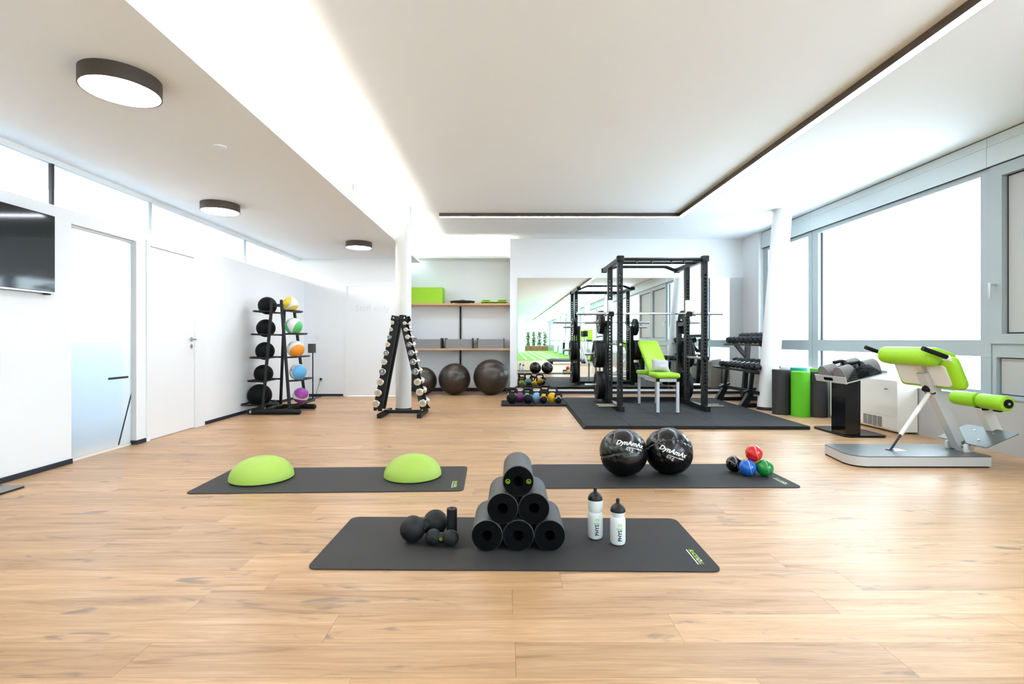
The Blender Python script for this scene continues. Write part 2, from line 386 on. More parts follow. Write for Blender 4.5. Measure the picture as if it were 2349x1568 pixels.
# floor with separate planks near the camera
fl = B().box(-3.95, 4.75, RY0+RW*18, 9.98, -0.12, 0).box(-3.95, 4.75, RY0-RW, RY0+RW*18, -0.12, -0.004).box(-3.95, 4.75, -6.0, RY0-RW, -0.12, 0).build('floor', 'floor', smooth=False)
struct(fl, 'light oak plank floor with dark knots')
pm = B().box(0, PL-0.0009, 0, RW-0.0009, -0.004, 0).build('plank', 'plank', fl, smooth=False)
fixed = {0: 0.03, 1: 0.604, 2: 0.025, 3: 0.234, 4: 0.032, 5: 0.45, 6: 0.683}
first = True; npl = 0
for r in range(-1, 18):
    o0 = fixed.get(r, (r*0.381966 % 1)*PL); y = RY0+r*RW
    k0 = math.floor((-3.72-o0)/PL)
    for k in range(k0, 9):
        x = o0+k*PL
        if x > 4.70: break
        x1 = min(x+PL, 4.72); x0 = max(x, -3.8)
        if x1-x0 < PL-0.01:
            if x1-x0 < 0.03: continue
            pk = B().box(0, x1-x0-0.0009, 0, RW-0.0009, -0.004, 0).build('plank', 'plank', fl, smooth=False)
        elif first: pk = pm; first = False
        else: pk = pm.copy(); C.objects.link(pk); pk.parent = fl
        pk.location = (x0, y, 0); npl += 1
# turf hall floor behind the camera (seen in the mirror)
tf = struct(B().box(-3.95, 4.75, -34, -6.0, -0.12, 0.012).build('floor_turf', 'turf', smooth=False), 'green artificial turf seen in the mirror')
for i in range(5):
    B().box(1.0+i*0.45, 1.07+i*0.45, -26, -6.4, 0.012, 0.014).build('turf_line', 'turfline', tf, smooth=False)
for i in range(9):
    B().box(1.0, 2.87, -7.2-i*2.0, -7.12-i*2.0, 0.012, 0.0145).build('turf_line', 'turfline', tf, smooth=False)

# ceilings
struct(B().box(-1.86, 4.75, -34, 9.98, CZ, CZ+0.12).build('ceiling', 'ceil', smooth=False), 'white main ceiling')
so = struct(B().box(-6.6, -1.66, -34, 9.56, SZ, SZ+0.014).build('ceiling_soffit', 'ceil', smooth=False), 'lowered white ceiling along the left wall')
B().box(-1.675, -1.66, -34, 9.56, SZ+0.014, SZ+0.045).build('lip', 'wall', so, smooth=False)
B().box(-1.90, -1.735, -34, 9.56, SZ+0.014, CZ).build('upstand', 'wall', so, smooth=False)
B().box(-1.716, -1.694, -20, 9.3, SZ+0.0145, SZ+0.021).build('led_strip', 'cove', so, smooth=False)
v = thing('vent_grille', 'slatted vent grille on the upright face of the lowered ceiling', 'vent', (-1.735, 5.79, 2.68))
B().box(0, 0.003, -0.18, 0.18, -0.10, 0.10).build('backing', 'amber', v, smooth=False)
for i in range(10): B().box(0.003, 0.022, -0.175, 0.175, -0.095+i*0.0195, -0.085+i*0.0195).build('slat', 'wall', v, smooth=False)

# mirror wall, alcove, staff wall, right white wall
struct(B().box(0.07, 4.75, YN, 10.0, 0, CZ).build('wall_back', 'wall', smooth=False), 'white wall carrying the mirror')
al = struct(B().box(-2.0, 0.07, 9.90, 10.0, 0, CZ).build('wall_alcove', 'wall', smooth=False), 'white back wall of the shelf alcove')
B().box(-2.02, -1.92, 9.20, 9.90, 0, SZ).build('side', 'wall', al, smooth=False)
tp = struct(B().box(-1.92, 0.07, 9.58, 9.90, 2.60, 2.615).build('trim_alcove', 'wall', smooth=False), 'white pelmet board over the shelf alcove')
B().box(-1.64, 0.05, 9.585, 9.60, 2.615, 2.645).build('lip', 'wall', tp, smooth=False)
B().box(-1.64, 0.04, 9.63, 9.655, 2.6155, 2.622).build('led_strip', 'cove', tp, smooth=False)
sw = struct(B().box(-3.95, -2.965, 9.06, 9.20, 0, SZ).box(-2.965, -1.96, 9.06, 9.20, 2.06, SZ).box(-1.96, -1.90, 9.06, 9.20, 0, SZ).build('wall_staff', 'wall', smooth=False), 'white end wall with the staff door')
struct(B().box(4.50, 4.72, 8.86, YN, 0, CZ).build('wall_right', 'wall', smooth=False), 'white return wall beside the windows')
# staff door
d1 = sroot('door_1', 'white staff door with grey lettering', (-2.46, 9.06, 0))
B().box(-0.505, -0.45, -0.008, 0.10, 0, 2.06).box(0.445, 0.50, -0.008, 0.10, 0, 2.06).box(-0.45, 0.445, -0.008, 0.10, 2.005, 2.06).build('door_frame', 'door', d1, smooth=False)
B().box(-0.447, 0.442, 0.012, 0.05, 0.006, 2.002).build('door_leaf', 'door', d1, smooth=False)
B().text(('Staff only', 0, -0.012, 1.0), 0.150, T((0.02, 0.0105, 1.51)) @ R(PI/2, 'X'), (0.5, 0.0)).build('lettering', 'palegrey', d1, smooth=False, flip=False)

# left wall: a slightly skewed plane, local x = out of the wall, y = along it
TH = 0.0145; ML = T((-3.555, 0, 0)) @ R(TH, 'Z')
def lroot(name, label=None, y=0): return sroot(name, label, tuple(ML @ Vector((0, y, 0))), TH)
def LM(v): return ML @ Vector(v)
wl = lroot('wall_left', 'white left wall below the clerestory glass')
def wseg(a, b, z0, z1): return B().box(-0.13, 0, a, b, z0, z1).build('wall_panel', 'wall', wl, smooth=False)
wseg(-34, 4.13, 0, 2.10); wseg(4.13, 4.87, 1.99, 2.10); wseg(4.87, 5.00, 0, 2.10); wseg(5.00, 5.99, 2.03, 2.10); wseg(5.99, 9.06, 0, 2.10)
bl = lroot('baseboard_left', 'black skirting along the left wall')
for a, b in ((-6, 4.13), (4.87, 4.99), (6.0, 9.05)): B().box(0, 0.012, a, b, 0, 0.04).build('board', 'board', bl, smooth=False)
B().box(-0.055, 0.012, 4.858, 4.87, 0, 0.04).build('board', 'board', bl, smooth=False)
struct(B().box(-3.67, -2.975, 9.048, 9.06, 0, 0.04).build('baseboard_staff', 'board', smooth=False), 'black skirting beside the staff door')
struct(B().box(-1.92, 0.06, 9.885, 9.90, 0, 0.07).build('baseboard_alcove', 'board', smooth=False), 'black skirting in the shelf alcove')
struct(B().box(0.07, 4.5, YN-0.012, YN, 0, 0.05).build('baseboard_back', 'board', smooth=False), 'black skirting under the mirror')
# clerestory
cl = lroot('window_clerestory', 'band of clerestory glass above the left wall')
js = [-6.0, -2.5, 0.8, 4.06, 5.21, 7.15, 9.06]
for i, (a, b) in enumerate(zip(js, js[1:])): B().box(-0.105, -0.095, a+0.006, b-0.006, 2.10, 2.46).build('pane', 'glass', cl, smooth=False)
for i, a in enumerate(js[1:-1]):
    B().box(-0.115, -0.088, a-(0.012 if i == 2 else 0.005), a+(0.012 if i == 2 else 0.005), 2.10, 2.46).build('joint', 'gasket' if i == 2 else 'frame', cl, smooth=False)
B().box(-0.13, -0.08, -6, 9.06, 2.46, SZ).build('head_rail', 'wall', cl, smooth=False)
# frosted glass door
d3 = lroot('door_3', 'frosted glass door with dark lines', 4.13)
B().box(-0.060, -0.048, 0.0, 0.735, 0.02, 1.975).build('pane', 'frost', d3, smooth=False)
B().box(-0.065, -0.043, 0, 0.74, 0, 0.02).box(-0.065, -0.043, 0, 0.74, 1.975, 1.99).build('door_frame', 'whitem', d3, smooth=False)
B().box(-0.0478, -0.0472, 0.45, 0.70, 0.655, 0.675).build('line_print', 'gasket', d3, smooth=False)
B().prism([(0.565, 0.03), (0.585, 0.03), (0.735, 0.46), (0.735, 0.51)], 0, 0.0005, T((-0.0478, 0, 0)) @ Matrix(((0, 0, 1, 0), (1, 0, 0, 0), (0, 1, 0, 0), (0, 0, 0, 1)))).build('line_print', 'gasket', d3, smooth=False)
# white door on the left wall
d2 = lroot('door_2', 'plain white door with steel handle', 5.0)
B().box(-0.10, 0.012, 0.0, 0.045, 0, 2.03).box(-0.10, 0.012, 0.80, 0.985, 0, 2.03).box(-0.10, 0.012, 0.045, 0.80, 1.98, 2.03).build('door_frame', 'door', d2, smooth=False)
lf = B().box(-0.045, -0.004, 0.048, 0.796, 0.008, 1.977).build('door_leaf', 'door', d2, smooth=False)
B().cyl((-0.004, 0.745, 1.03), (0.055, 0.745, 1.03), 0.009, seg=10).tube([(0.05, 0.745, 1.03), (0.055, 0.72, 1.03), (0.055, 0.62, 1.03)], 0.009).lathe([(0, 0), (0.026, 0), (0.026, 0.006), (0, 0.006)], 16, T((-0.004, 0.745, 1.03)) @ R(PI/2, 'Y')).build('handle', 'steel', lf)
B().lathe([(0, 0), (0.024, 0), (0.024, 0.005), (0, 0.005)], 16, T((-0.004, 0.745, 0.95)) @ R(PI/2, 'Y')).build('key_plate', 'steel', lf)
# office behind the left wall
ao = sroot('wall_office', 'white office room behind the glass', (-5.2, 4, 0))
B().box(-6.7, -6.6, -6, 9.2, 0, SZ).box(-6.6, -3.75, -6.1, -6.0, 0, SZ).box(-6.6, -3.951, 9.06, 9.2, 0, SZ).build('wall_panel', 'wall', ao, smooth=False, world=True)
B().box(-6.6, -3.95, -6, 9.1, -0.12, -0.002).build('carpet', 'carpet', ao, smooth=False, world=True)
oc = tag(B().box(-4.75, -4.35, 3.3, 6.0, 0, 1.05).build('glass_tint_block', 'bluetint', smooth=False), 'added low blue block tinting the frosted glass door from behind', 'cabinet')  # added block, turns the lower half of the frosted pane blue
for i, y in enumerate((-3.5, 0.5, 3.2, 5.2, 7.4)):
    o = B().box(-0.55, 0.55, -0.45, 0.45, -0.03, 0).build('added_office_glow', 'officefill', smooth=False, origin=None); o.location = (-5.1, y, SZ-0.001)
    tag(o, f'added glowing office panel brightening the clerestory glass, {ORD[4-i]} from the staff wall', 'fill panel', 'added office glow panels')  # added glow panels that whiten the clerestory and the frosted door

# ---------------------------------------------------------------- window wall on the right
XW = 4.58
pp = struct(B().box(4.47, 4.72, -34, 8.86, 0, 0.49).build('wall_parapet', 'panel', smooth=False), 'grey parapet under the windows')
B().box(4.46, 4.72, -34, 8.86, 0.49, 0.505).build('sill', 'frame', pp, smooth=False)
hd = sroot('trim_header', 'grey blind box above the windows', (4.6, 0, 2.65))
ys = [8.86, 7.44, 4.70, 1.6, -1.1, -3.9, -6.7, -9.5, -12.3, -15.1, -20, -26, -34]
for a, b in zip(ys, ys[1:]):
    B().box(4.545, 4.72, b+0.002, a-0.002, 2.842, CZ-0.012).build('board', 'header', hd, smooth=False, world=True)
    B().box(4.54, 4.72, b+0.002, a-0.002, 2.655, 2.838).build('board', 'header', hd, smooth=False, world=True)
B().box(4.56, 4.72, -34, 8.86, 2.65, CZ).build('core', 'gasket', hd, smooth=False, world=True)
wn = [0]
def window(y0, y1, ja, jb, label):
    wn[0] += 1; o = sroot(f'window_{wn[0]}', label, (XW, y0, 0.5))
    fr = B().box(XW, 4.70, y0, y0+ja, 0.505, 2.65).box(XW, 4.70, y1-jb, y1, 0.505, 2.65)
    for z0, z1 in ((0.505, 0.54), (0.865, 1.025), (2.595, 2.65)): fr.box(XW, 4.70, y0+ja, y1-jb, z0, z1)
    fr.build('window_frame', 'frame', o, smooth=False, world=True)
    for z0, z1 in ((0.54, 0.865), (1.025, 2.595)):
        pn = B().box(4.632, 4.638, y0+ja, y1-jb, z0, z1).build('pane', 'glass', o, smooth=False, world=True)
        for a_, b_ in ((y0+ja, y0+ja+0.012), (y1-jb-0.012, y1-jb)): B().box(4.625, 4.645, a_, b_, z0, z1).build('gasket', 'gasket', pn, smooth=False, world=True)
window(7.445, 8.855, 0.095, 0.155, 'grey framed window behind the leaning column')
window(4.695, 7.435, 0.105, 0.135, 'large grey framed window over the back extension machine')
def vent(y1, label, handle=True):
    y0 = y1-1.42; wn[0] += 1; o = sroot(f'window_{wn[0]}', label, (XW, y0, 0.5))
    B().box(XW+0.01, 4.70, y1, y1+0.015, 0.505, 2.65).box(XW+0.01, 4.70, y0-0.015, y0, 0.505, 2.65).box(XW, 4.70, y0, y1, 0.505, 0.515).box(XW, 4.70, y0, y1, 0.862, 1.0).box(XW, 4.70, y0, y0+0.035, 0.515, 0.862).box(XW, 4.70, y1-0.035, y1, 0.515, 0.862).build('window_frame', 'frame', o, smooth=False, world=True)
    B().box(XW+0.05, 4.70, y0+0.035, y1-0.035, 0.515, 0.862).build('gasket', 'gasket', o, smooth=False, world=True)
    B().box(XW+0.035, 4.69, y0+0.049, y1-0.049, 0.523, 0.852).build('lower_panel', 'panel', o, smooth=False, world=True)
    s = B()
    for a, b, z0, z1 in ((y0, y0+0.105, 0.988, 2.645), (y1-0.105, y1, 0.988, 2.645), (y0+0.105, y1-0.105, 0.988, 1.08), (y0+0.105, y1-0.105, 2.54, 2.645)): s.box(XW-0.02, 4.69, a, b, z0, z1)
    s.build('sash', 'frame', o, smooth=False, world=True)
    B().box(XW+0.03, 4.68, y0+0.121, y1-0.121, 1.094, 2.526).build('upper_panel', 'panel', o, smooth=False, world=True)
    B().box(XW+0.034, 4.66, y0+0.105, y1-0.105, 1.08, 2.54).build('gasket', 'gasket', o, smooth=False, world=True)
    if handle:
        B().cyl((XW-0.02, y1-0.05, 1.54), (XW-0.075, y1-0.05, 1.54), 0.011).rbox(0.014, 0.024, 0.15, 0.005, 2, T((XW-0.078, y1-0.05, 1.48))).build('handle', 'silver', o, world=True)
vent(4.68, 'opaque grey tilt window with a steel handle at the right edge'); vent(3.23, 'second opaque grey tilt window, seen in the mirror', False)
yy = [1.78, -1.1, -3.9, -6.7, -9.5, -12.3, -15.1, -20, -26, -34]
for a, b in zip(yy, yy[1:]): window(b, a, 0.1, 0.1, 'grey framed window of the hall seen in the mirror')
# exterior overhang
struct(B().box(4.75, 6.1, -34, 12, 2.76, 3.0).build('wall_exterior_overhang', 'ext', smooth=False), 'white roof overhang outside the windows')
struct(B().box(4.70, 4.75, -34, 10.0, -0.1, 0.48).build('wall_exterior_base', 'ext', smooth=False))
# far end of the hall
hw = struct(B().box(-6.7, 4.75, -34.1, -34, 0, CZ).build('wall_hall_end', 'wall', smooth=False), 'white far end wall of the hall')
struct(B().box(0.95, 1.50, -21.5, -21, 0, CZ).build('wall_hall_pier', 'wall', smooth=False), 'white pier in the hall seen in the mirror')

# mirror panels
mr = thing('wall_mirror', 'large wall mirror of three panels behind the power rack', 'mirror', (0.21, YN, 0.09))
for i in range(3): B().box(0.212+i*1.436, 0.212+i*1.436+1.4325, YN-0.008, YN-0.001, 0.09, 2.20).build('mirror_panel', 'mirror', mr, smooth=False, world=True)

# ---------------------------------------------------------------- columns
c1 = thing('round_column', 'straight white round column in front of the shelf alcove', 'column', (-1.49, 7.2, 0))
B().lathe([(0, 0), (0.113, 0), (0.113, CZ), (0, CZ)], 40, T((0, 0, 0))).build('shaft', 'whitem', c1)
B().lathe([(0.118, 0), (0.118, 0.045), (0.113, 0.045)], 40).build('base_ring', 'board', c1)
c2 = thing('leaning_column', 'leaning white round column beside the hex dumbbell rack', 'column', (3.83, 7.32, 0))
n = 40
def lean(b, z0, z1, r): 
    f = lambda z: 0.24*z/CZ
    vs = [(r*math.cos(2*PI*i/n)+f(z), r*math.sin(2*PI*i/n), z) for z in (z0, z1) for i in range(n)]
    return b._add(vs, [(i, (i+1) % n, n+(i+1) % n, n+i) for i in range(n)]+[tuple(range(n, 2*n))])
lean(B(), 0, CZ, 0.128).build('shaft', 'whitem', c2); lean(B(), 0, 0.045, 0.133).build('base_ring', 'board', c2)
for i, y in enumerate((-1.0, -6.0, -9.5, -13, -16.5, -20)):
    c = thing('leaning_column', 'leaning white column in the hall seen in the mirror', 'column', (3.83, y, 0), 0, 'hall columns in the mirror')
    lean(B(), 0, CZ, 0.128).build('shaft', 'whitem', c); lean(B(), 0, 0.045, 0.133).build('base_ring', 'board', c)

# ---------------------------------------------------------------- lamps
def disc_lamp(x, y, label):
    o = thing('ceiling_lamp', label, 'ceiling lamp', (x, y, SZ), 0, 'round lamps on the lowered ceiling')
    B().lathe([(0, 0), (0.193, 0), (0.193, -0.085), (0.186, -0.085), (0.186, -0.075)], 56).build('housing', 'bronze', o)
    B().lathe([(0.186, -0.078), (0.15, -0.084), (0, -0.086)], 56).build('diffuser', 'lampglow', o)
disc_lamp(-2.17, 2.80, 'largest round ceiling lamp, nearest at upper left')
disc_lamp(-3.12, 5.42, 'middle round ceiling lamp close to the clerestory glass')
disc_lamp(-2.24, 7.55, 'farthest round ceiling lamp near the staff door')
sd = tag(B().lathe([(0, 0), (0.045, 0), (0.045, -0.008), (0.03, -0.012), (0, -0.012)], 24).build('smoke_detector', 'ceil'), 'small flush white detector on the lowered ceiling', 'detector'); sd.location = (-2.19, 3.8, SZ)
ll = thing('linear_light', 'angled bronze linear light with glowing underside on the main ceiling', 'ceiling lamp', (2.6, 7.5, CZ))
B().box(-1.01, 2.605, 7.50, 7.505, CZ-0.055, CZ).box(-1.01, 2.68, 7.575, 7.58, CZ-0.055, CZ).box(-1.015, -1.01, 7.50, 7.58, CZ-0.055, CZ).box(2.605, 2.61, -30, 7.50, CZ-0.055, CZ).box(2.675, 2.68, -30, 7.575, CZ-0.055, CZ).build('housing', 'bronze', ll, smooth=False, world=True)
B().box(-1.01, 2.675, 7.505, 7.575, CZ-0.054, CZ-0.048).box(2.61, 2.675, -30, 7.505, CZ-0.054, CZ-0.048).build('diffuser', 'led', ll, smooth=False, world=True)

# ================================================================ MATS AND THINGS ON THEM
MT = 0.006
def yoga_mat(x, y, rz, label, logo=True, flip=False):
    o = thing('exercise_mat', label, 'exercise mat', (x, y, 0), rz, 'charcoal exercise mats')
    sh = B().prism(rrect(1.85, 0.65, 0.045), 0, MT).bevel(0.0015, 1).build('mat_sheet', 'yoga', o)
    # logo reads along the short side near the front right corner
    z = MT+0.0006; k = 0.022
    base = T((0.85, -0.10, z)) @ R(-PI/2, 'Z')
    w1 = text_geo('BLACKR', 0.2, 0.02, 0.95)[2]; w2 = text_geo('O', 0.2, 0.03, 1.0)[2]; w3 = text_geo('LL', 0.2, 0.02, 0.95)[2]
    sc_ = 0.021/(w1[3]-w1[2]); a = (w1[1]-w1[0])*sc_+0.002; b = a+(w2[1]-w2[0])*sc_*1.15+0.002
    B().text(('BLACKR', 0.2, 0.02, 0.95), 0.021, base).build('lettering', 'greenprint', sh, smooth=False, flip=False)
    B().text(('LL', 0.2, 0.02, 0.95), 0.021, base @ T((b, 0, 0))).build('lettering', 'greenprint', sh, smooth=False, flip=False)
    B().text(('O', 0.2, 0.03, 1.0), 0.024, base @ T((a, -0.001, 0))).build('lettering', 'white', sh, smooth=False, flip=False)
    B().box(0, b+0.03, -0.012, -0.007, 0, 0.0004, base).build('underline', 'white', sh, smooth=False)
    return o
yoga_mat(0.035, 2.527, math.radians(-0.83), 'front charcoal exercise mat under the roller pyramid')
yoga_mat(-1.226, 3.655, math.radians(2.0), 'left rear charcoal exercise mat under the two lime domes')
yoga_mat(1.125, 3.755, math.radians(0.6), 'right rear charcoal exercise mat under the medicine balls')

def dome(x, y, r, h, label):
    o = thing('balance_dome', label, 'balance dome', (x, y, MT), 0, 'lime balance domes')
    prof = [(0, 0.004), (r*0.96, 0.004), (r, 0.010)] + [(r*math.cos(a)**0.92, 0.010+(h-0.010)*math.sin(a)) for a in [PI/2*i/14 for i in range(1, 14)]] + [(0, h)]
    B().lathe(prof, 64).build('shell', 'dome', o)
    B().lathe([(0, 0), (r*0.97, 0), (r*0.97, 0.0045), (0, 0.0045)], 64).build('underside', 'blackm', o)
dome(-1.80, 3.66, 0.220, 0.162, 'lime green balance dome at the left end of the rear mat')
dome(-0.70, 3.72, 0.212, 0.162, 'lime green balance dome near the printed corner of the rear mat')

# foam rollers
RR = 0.0755
def roller(ix, iz, label):
    x = (ix-1)*2*RR*1.003+iz*RR; z = MT+RR+iz*RR*math.sqrt(3)
    o = thing('foam_roller', label, 'foam roller', (0.058+x, 2.395, z), math.radians(-0.6), 'six foam rollers stacked in a pyramid')
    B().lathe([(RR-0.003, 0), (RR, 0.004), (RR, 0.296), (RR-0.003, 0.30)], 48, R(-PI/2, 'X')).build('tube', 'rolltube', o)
    cf = B().lathe([(0.026, 0.0), (RR-0.003, 0.0)], 48, R(-PI/2, 'X')).build('cut_face', 'foamface', o); B().lathe([(RR-0.003, 0.30), (0.026, 0.30)], 48, R(-PI/2, 'X')).build('cut_face', 'foamface', o)
    B().lathe([(0.026, 0.0), (0.026, 0.30)], 32, R(-PI/2, 'X')).build('bore', 'foamface', o)
    if iz == 2:
        for s in (-1, 1):
            g = B(); g.lathe([(0.0095, 0), (0.0112, 0), (0.0112, 0.0004), (0.0095, 0.0004)], 24, T((s*0.0505, -0.0006, 0)) @ R(PI/2, 'X'))
            g.text(('lo', 0, 0.0, 1.0), 0.011, T((s*0.0505, -0.0008, -0.0055)) @ R(PI/2, 'X'), (0.5, 0))
            g.build('roundel', 'greenprint', cf, flip=False)
roller(0, 0, 'black foam roller at the bottom left of the pyramid'); roller(1, 0, 'black foam roller at the bottom middle of the pyramid'); roller(2, 0, 'black foam roller at the bottom right of the pyramid')
roller(0, 1, 'black foam roller in the second row left of the pyramid'); roller(1, 1, 'black foam roller in the second row right of the pyramid')
roller(0, 2, 'top black foam roller with two green roundels')

def duo(p, q, r, label, green):
    p = Vector(p); q = Vector(q); mid = (p+q)/2; d = (q-p); rz = math.atan2(d.y, d.x); h = d.length/2
    o = thing('duo_ball', label, 'massage ball', (mid.x, mid.y, MT), rz, 'double massage balls')
    B().sphere((-h, 0, r), r, 32, 18).build('ball', 'foam', o); B().sphere((h, 0, r), r, 32, 18).build('ball', 'foam', o)
    nk = B().cyl((-h, 0, r), (h, 0, r), r*0.60, seg=24).build('neck', 'rubber', o)
    c = T((0, -r*0.605, r*1.02)) @ R(PI/2, 'X')
    if not green: c = R(-rz, 'Z') @ T((0.006, -r*0.63, r*1.02)) @ R(PI/2, 'X')
    B().lathe([(0.0062, 0), (0.0075, 0), (0.0075, 0.0006), (0.0062, 0.0006)], 20, c).text(('lo', 0, 0.0, 1.0), 0.007, c @ T((0, -0.0035, 0.0006)), (0.5, 0)).build('roundel', 'greenprint' if green else 'white', nk, flip=False)
duo((-0.4745, 2.515, 0), (-0.372, 2.603, 0), 0.064, 'large black double massage ball on the front mat', False)
duo((-0.362, 2.468, 0), (-0.275, 2.458, 0), 0.040, 'small black double massage ball with a green roundel', True)
mrl = thing('mini_roller', 'slim black mini roller standing upright', 'mini roller', (-0.281, 2.566, MT))
B().lathe([(0.007, 0), (0.025, 0), (0.0265, 0.002), (0.0265, 0.148), (0.025, 0.15), (0.007, 0.15), (0.007, 0)], 32).build('tube', 'foam', mrl)

def bottle(x, y, h, tall, label):
    o = thing('drink_bottle', label, 'bottle', (x, y, MT), 0, 'sports bottles on the front mat'); r = 0.0375
    if tall: prof = [(0, 0.003), (r-0.012, 0), (r-0.003, 0.006), (r, 0.018), (r, 0.120), (r-0.002, 0.128), (r-0.006, 0.136), (r-0.002, 0.150), (r, 0.162), (r, 0.198), (r-0.004, 0.200)]
    else: prof = [(0, 0.003), (r-0.012, 0), (r-0.003, 0.006), (r, 0.018), (r, 0.120), (r-0.002, 0.130), (r-0.007, 0.138), (r-0.006, 0.144), (r-0.001, 0.158), (r-0.001, 0.163), (r-0.004, 0.165)]
    bo_ = B().lathe(prof, 40).build('body', 'bottle', o); zt = prof[-1][1]
    B().lathe([(r+0.0004, zt-0.002), (r+0.0004, zt+0.003), (r-0.003, zt+0.014), (r-0.010, zt+0.025), (r-0.020, zt+0.033), (0.010, zt+0.037), (0.0085, zt+0.045), (0.0095, zt+0.052), (0.0095, zt+0.058), (0.006, zt+0.061), (0, zt+0.061)], 36).build('cap', 'black', o, ang=65)
    rr = r+0.0004; a0 = -PI/2-0.10
    def wrap(u, v): a = a0-v/rr; return (rr*math.cos(a), rr*math.sin(a), 0.026+u)
    wp = text_geo('PHYS', 0, 0.03, 1.05)[2]; k = 0.021/(wp[3]-wp[2]); L1 = (wp[1]-wp[0])*k*0.84
    B().text(('PHYS', 0, 0.03, 1.05), 0.021, None, (0, 0.8), mapf=lambda u, v: wrap(u*0.84, v)).build('lettering', 'blackprint', bo_, flip=False)
    def patch(u0, u1, v0, v1, n_=6): return B()._add([wrap(u_, v0+(v1-v0)*i/n_) for u_ in (u0, u1) for i in range(n_+1)], [(i, i+1, n_+2+i, n_+1+i) for i in range(n_)])
    patch(L1+0.003, L1+0.0075, -0.019, 0.012).build('lettering', 'greentext', bo_, flip=False)
    patch(L1+0.010, L1+0.0135, -0.019, -0.015).build('lettering', 'greentext', bo_, flip=False)
    B().text(('O', 0, 0.03, 1.0), 0.022, None, (0, 0.0), mapf=lambda u, v: wrap(u*0.62+L1+0.0165, v-0.019)).build('lettering', 'greentext', bo_, flip=False)
bottle(0.458, 2.56, 0.26, True, 'taller white sports bottle with black cap and printed name')
bottle(0.558, 2.487, 0.22, False, 'shorter white sports bottle with black cap, nearest the mat front')

# medicine balls
def seam_fn(q):
    AX = (Vector((1, 0, 0)), Vector((0, 1, 0)), Vector((0, 0, 1)))
    def f(nrm):
        u = q @ nrm; k = 0.985; ds = [abs(u.dot(ax)) for ax in AX]; k += 0.030*min(min(ds)/0.35, 1.0)
        for ax, d in zip(AX, ds):
            if d < 0.25:
                t = math.atan2(u.dot(Vector((ax.y, ax.z, ax.x))), u.dot(Vector((ax.z, ax.x, ax.y))))
                k -= 0.022*math.exp(-(d/0.030)**2); k += 0.013*math.sin(t*24)*math.exp(-((d-0.07)/0.06)**2)
        return k
    return f
def medball(x, y, kg, yaw, tilt, roll, label):
    r = 0.176; o = thing('medicine_ball', label, 'medicine ball', (x, y, MT), 0, 'large black medicine balls')
    q = ((R(roll+0.1, 'Y') @ R(0.62+tilt, 'X') @ R(0.72-yaw, 'Z'))).to_3x3()
    s = B().sphere((0, 0, 0), r, 180, 100, fn=seam_fn(q))
    for v in s.bm.verts:
        if v.co.z < -r*0.96: v.co.z = -r*0.96
    for v in s.bm.verts: v.co.z += r*0.96
    cv_ = s.build('cover', 'vinyl', o, ang=80)
    Mo = T((0, 0, r*0.96)) @ R(yaw, 'Z') @ R(tilt, 'X') @ R(roll, 'Y')
    rr = r*1.016+0.001
    def wrap(u, v):
        a = u/rr; b = v/rr; return (rr*math.sin(a)*math.cos(b), -rr*math.cos(a)*math.cos(b), rr*math.sin(b))
    B().text(('DynAmAx', 0.35, 0.03, 1.0), 0.047, Mo, (0.5, 0), mapf=lambda u, v: wrap(u, v-0.012)).build('lettering', 'white', cv_, flip=False)
    t = B(); t.text((f'{kg}kg', 0, 0, 1.1), 0.036, Mo, (0.5, 0), mapf=lambda u, v: wrap(u-0.01, v-0.052)); t.build('lettering', 'greyprint', cv_, flip=False)
    B().text(('ELITE', 0, 0.02, 1.0), 0.012, Mo, (0.5, 0), mapf=lambda u, v: wrap(u+0.07, v-0.022)).build('lettering', 'white', cv_, flip=False)
    L_ = 14; B()._add([Mo @ Vector(wrap(-0.03+0.105*i/L_, -0.0165-0.0035*j)) for j in (0, 1) for i in range(L_+1)], [(i, i+1, L_+2+i, L_+1+i) for i in range(L_)]).build('underline', 'white', cv_, flip=False)
medball(0.883, 3.75, 4, 0.12, -0.50, 0.20, 'left black medicine ball printed 4kg')
medball(1.242, 3.80, 6, -0.14, -0.10, 0.33, 'right black medicine ball printed 6kg')

def tone_ball(x, y, z, col, label):
    m = mat('gloss_'+col, {'red': '#d4151b', 'blue': '#0f62c9', 'green': '#0f8a35', 'black': '#0c0b0b', 'yellow': '#e3bb12'}[col], 0.14, coat=0.5)
    r = 0.061; o = thing('weight_ball', label, 'weight ball', (x, y, z-r), 0, 'small glossy weight balls')
    bl_ = B().sphere((0, 0, r), r, 36, 20).build('ball', m, o)
    pl = Vector((0.93, -0.25, 0.25)).normalized(); off = 0.012; cr = math.sqrt(r*r-off*off)*1.003
    e1 = pl.orthogonal().normalized(); e2 = pl.cross(e1)
    pts = [Vector((0, 0, r))+pl*off+(e1*math.cos(2*PI*i/40)+e2*math.sin(2*PI*i/40))*cr for i in range(41)]
    B().tube(pts, 0.0011, 6).build('seam', 'greyprint', bl_)
zb = MT+0.061
tone_ball(1.81, 3.73, zb, 'blue', 'blue glossy weight ball at the front of the small pile')
tone_ball(1.936, 3.722, zb, 'green', 'green glossy weight ball at the right of the small pile')
tone_ball(1.762, 3.842, zb, 'black', 'black glossy weight ball at the left of the small pile')
tone_ball(1.884, 3.838, zb, 'yellow', 'yellow glossy weight ball hidden behind the pile')
tone_ball(1.876, 3.765, zb+0.099, 'red', 'red glossy weight ball on top of the small pile')

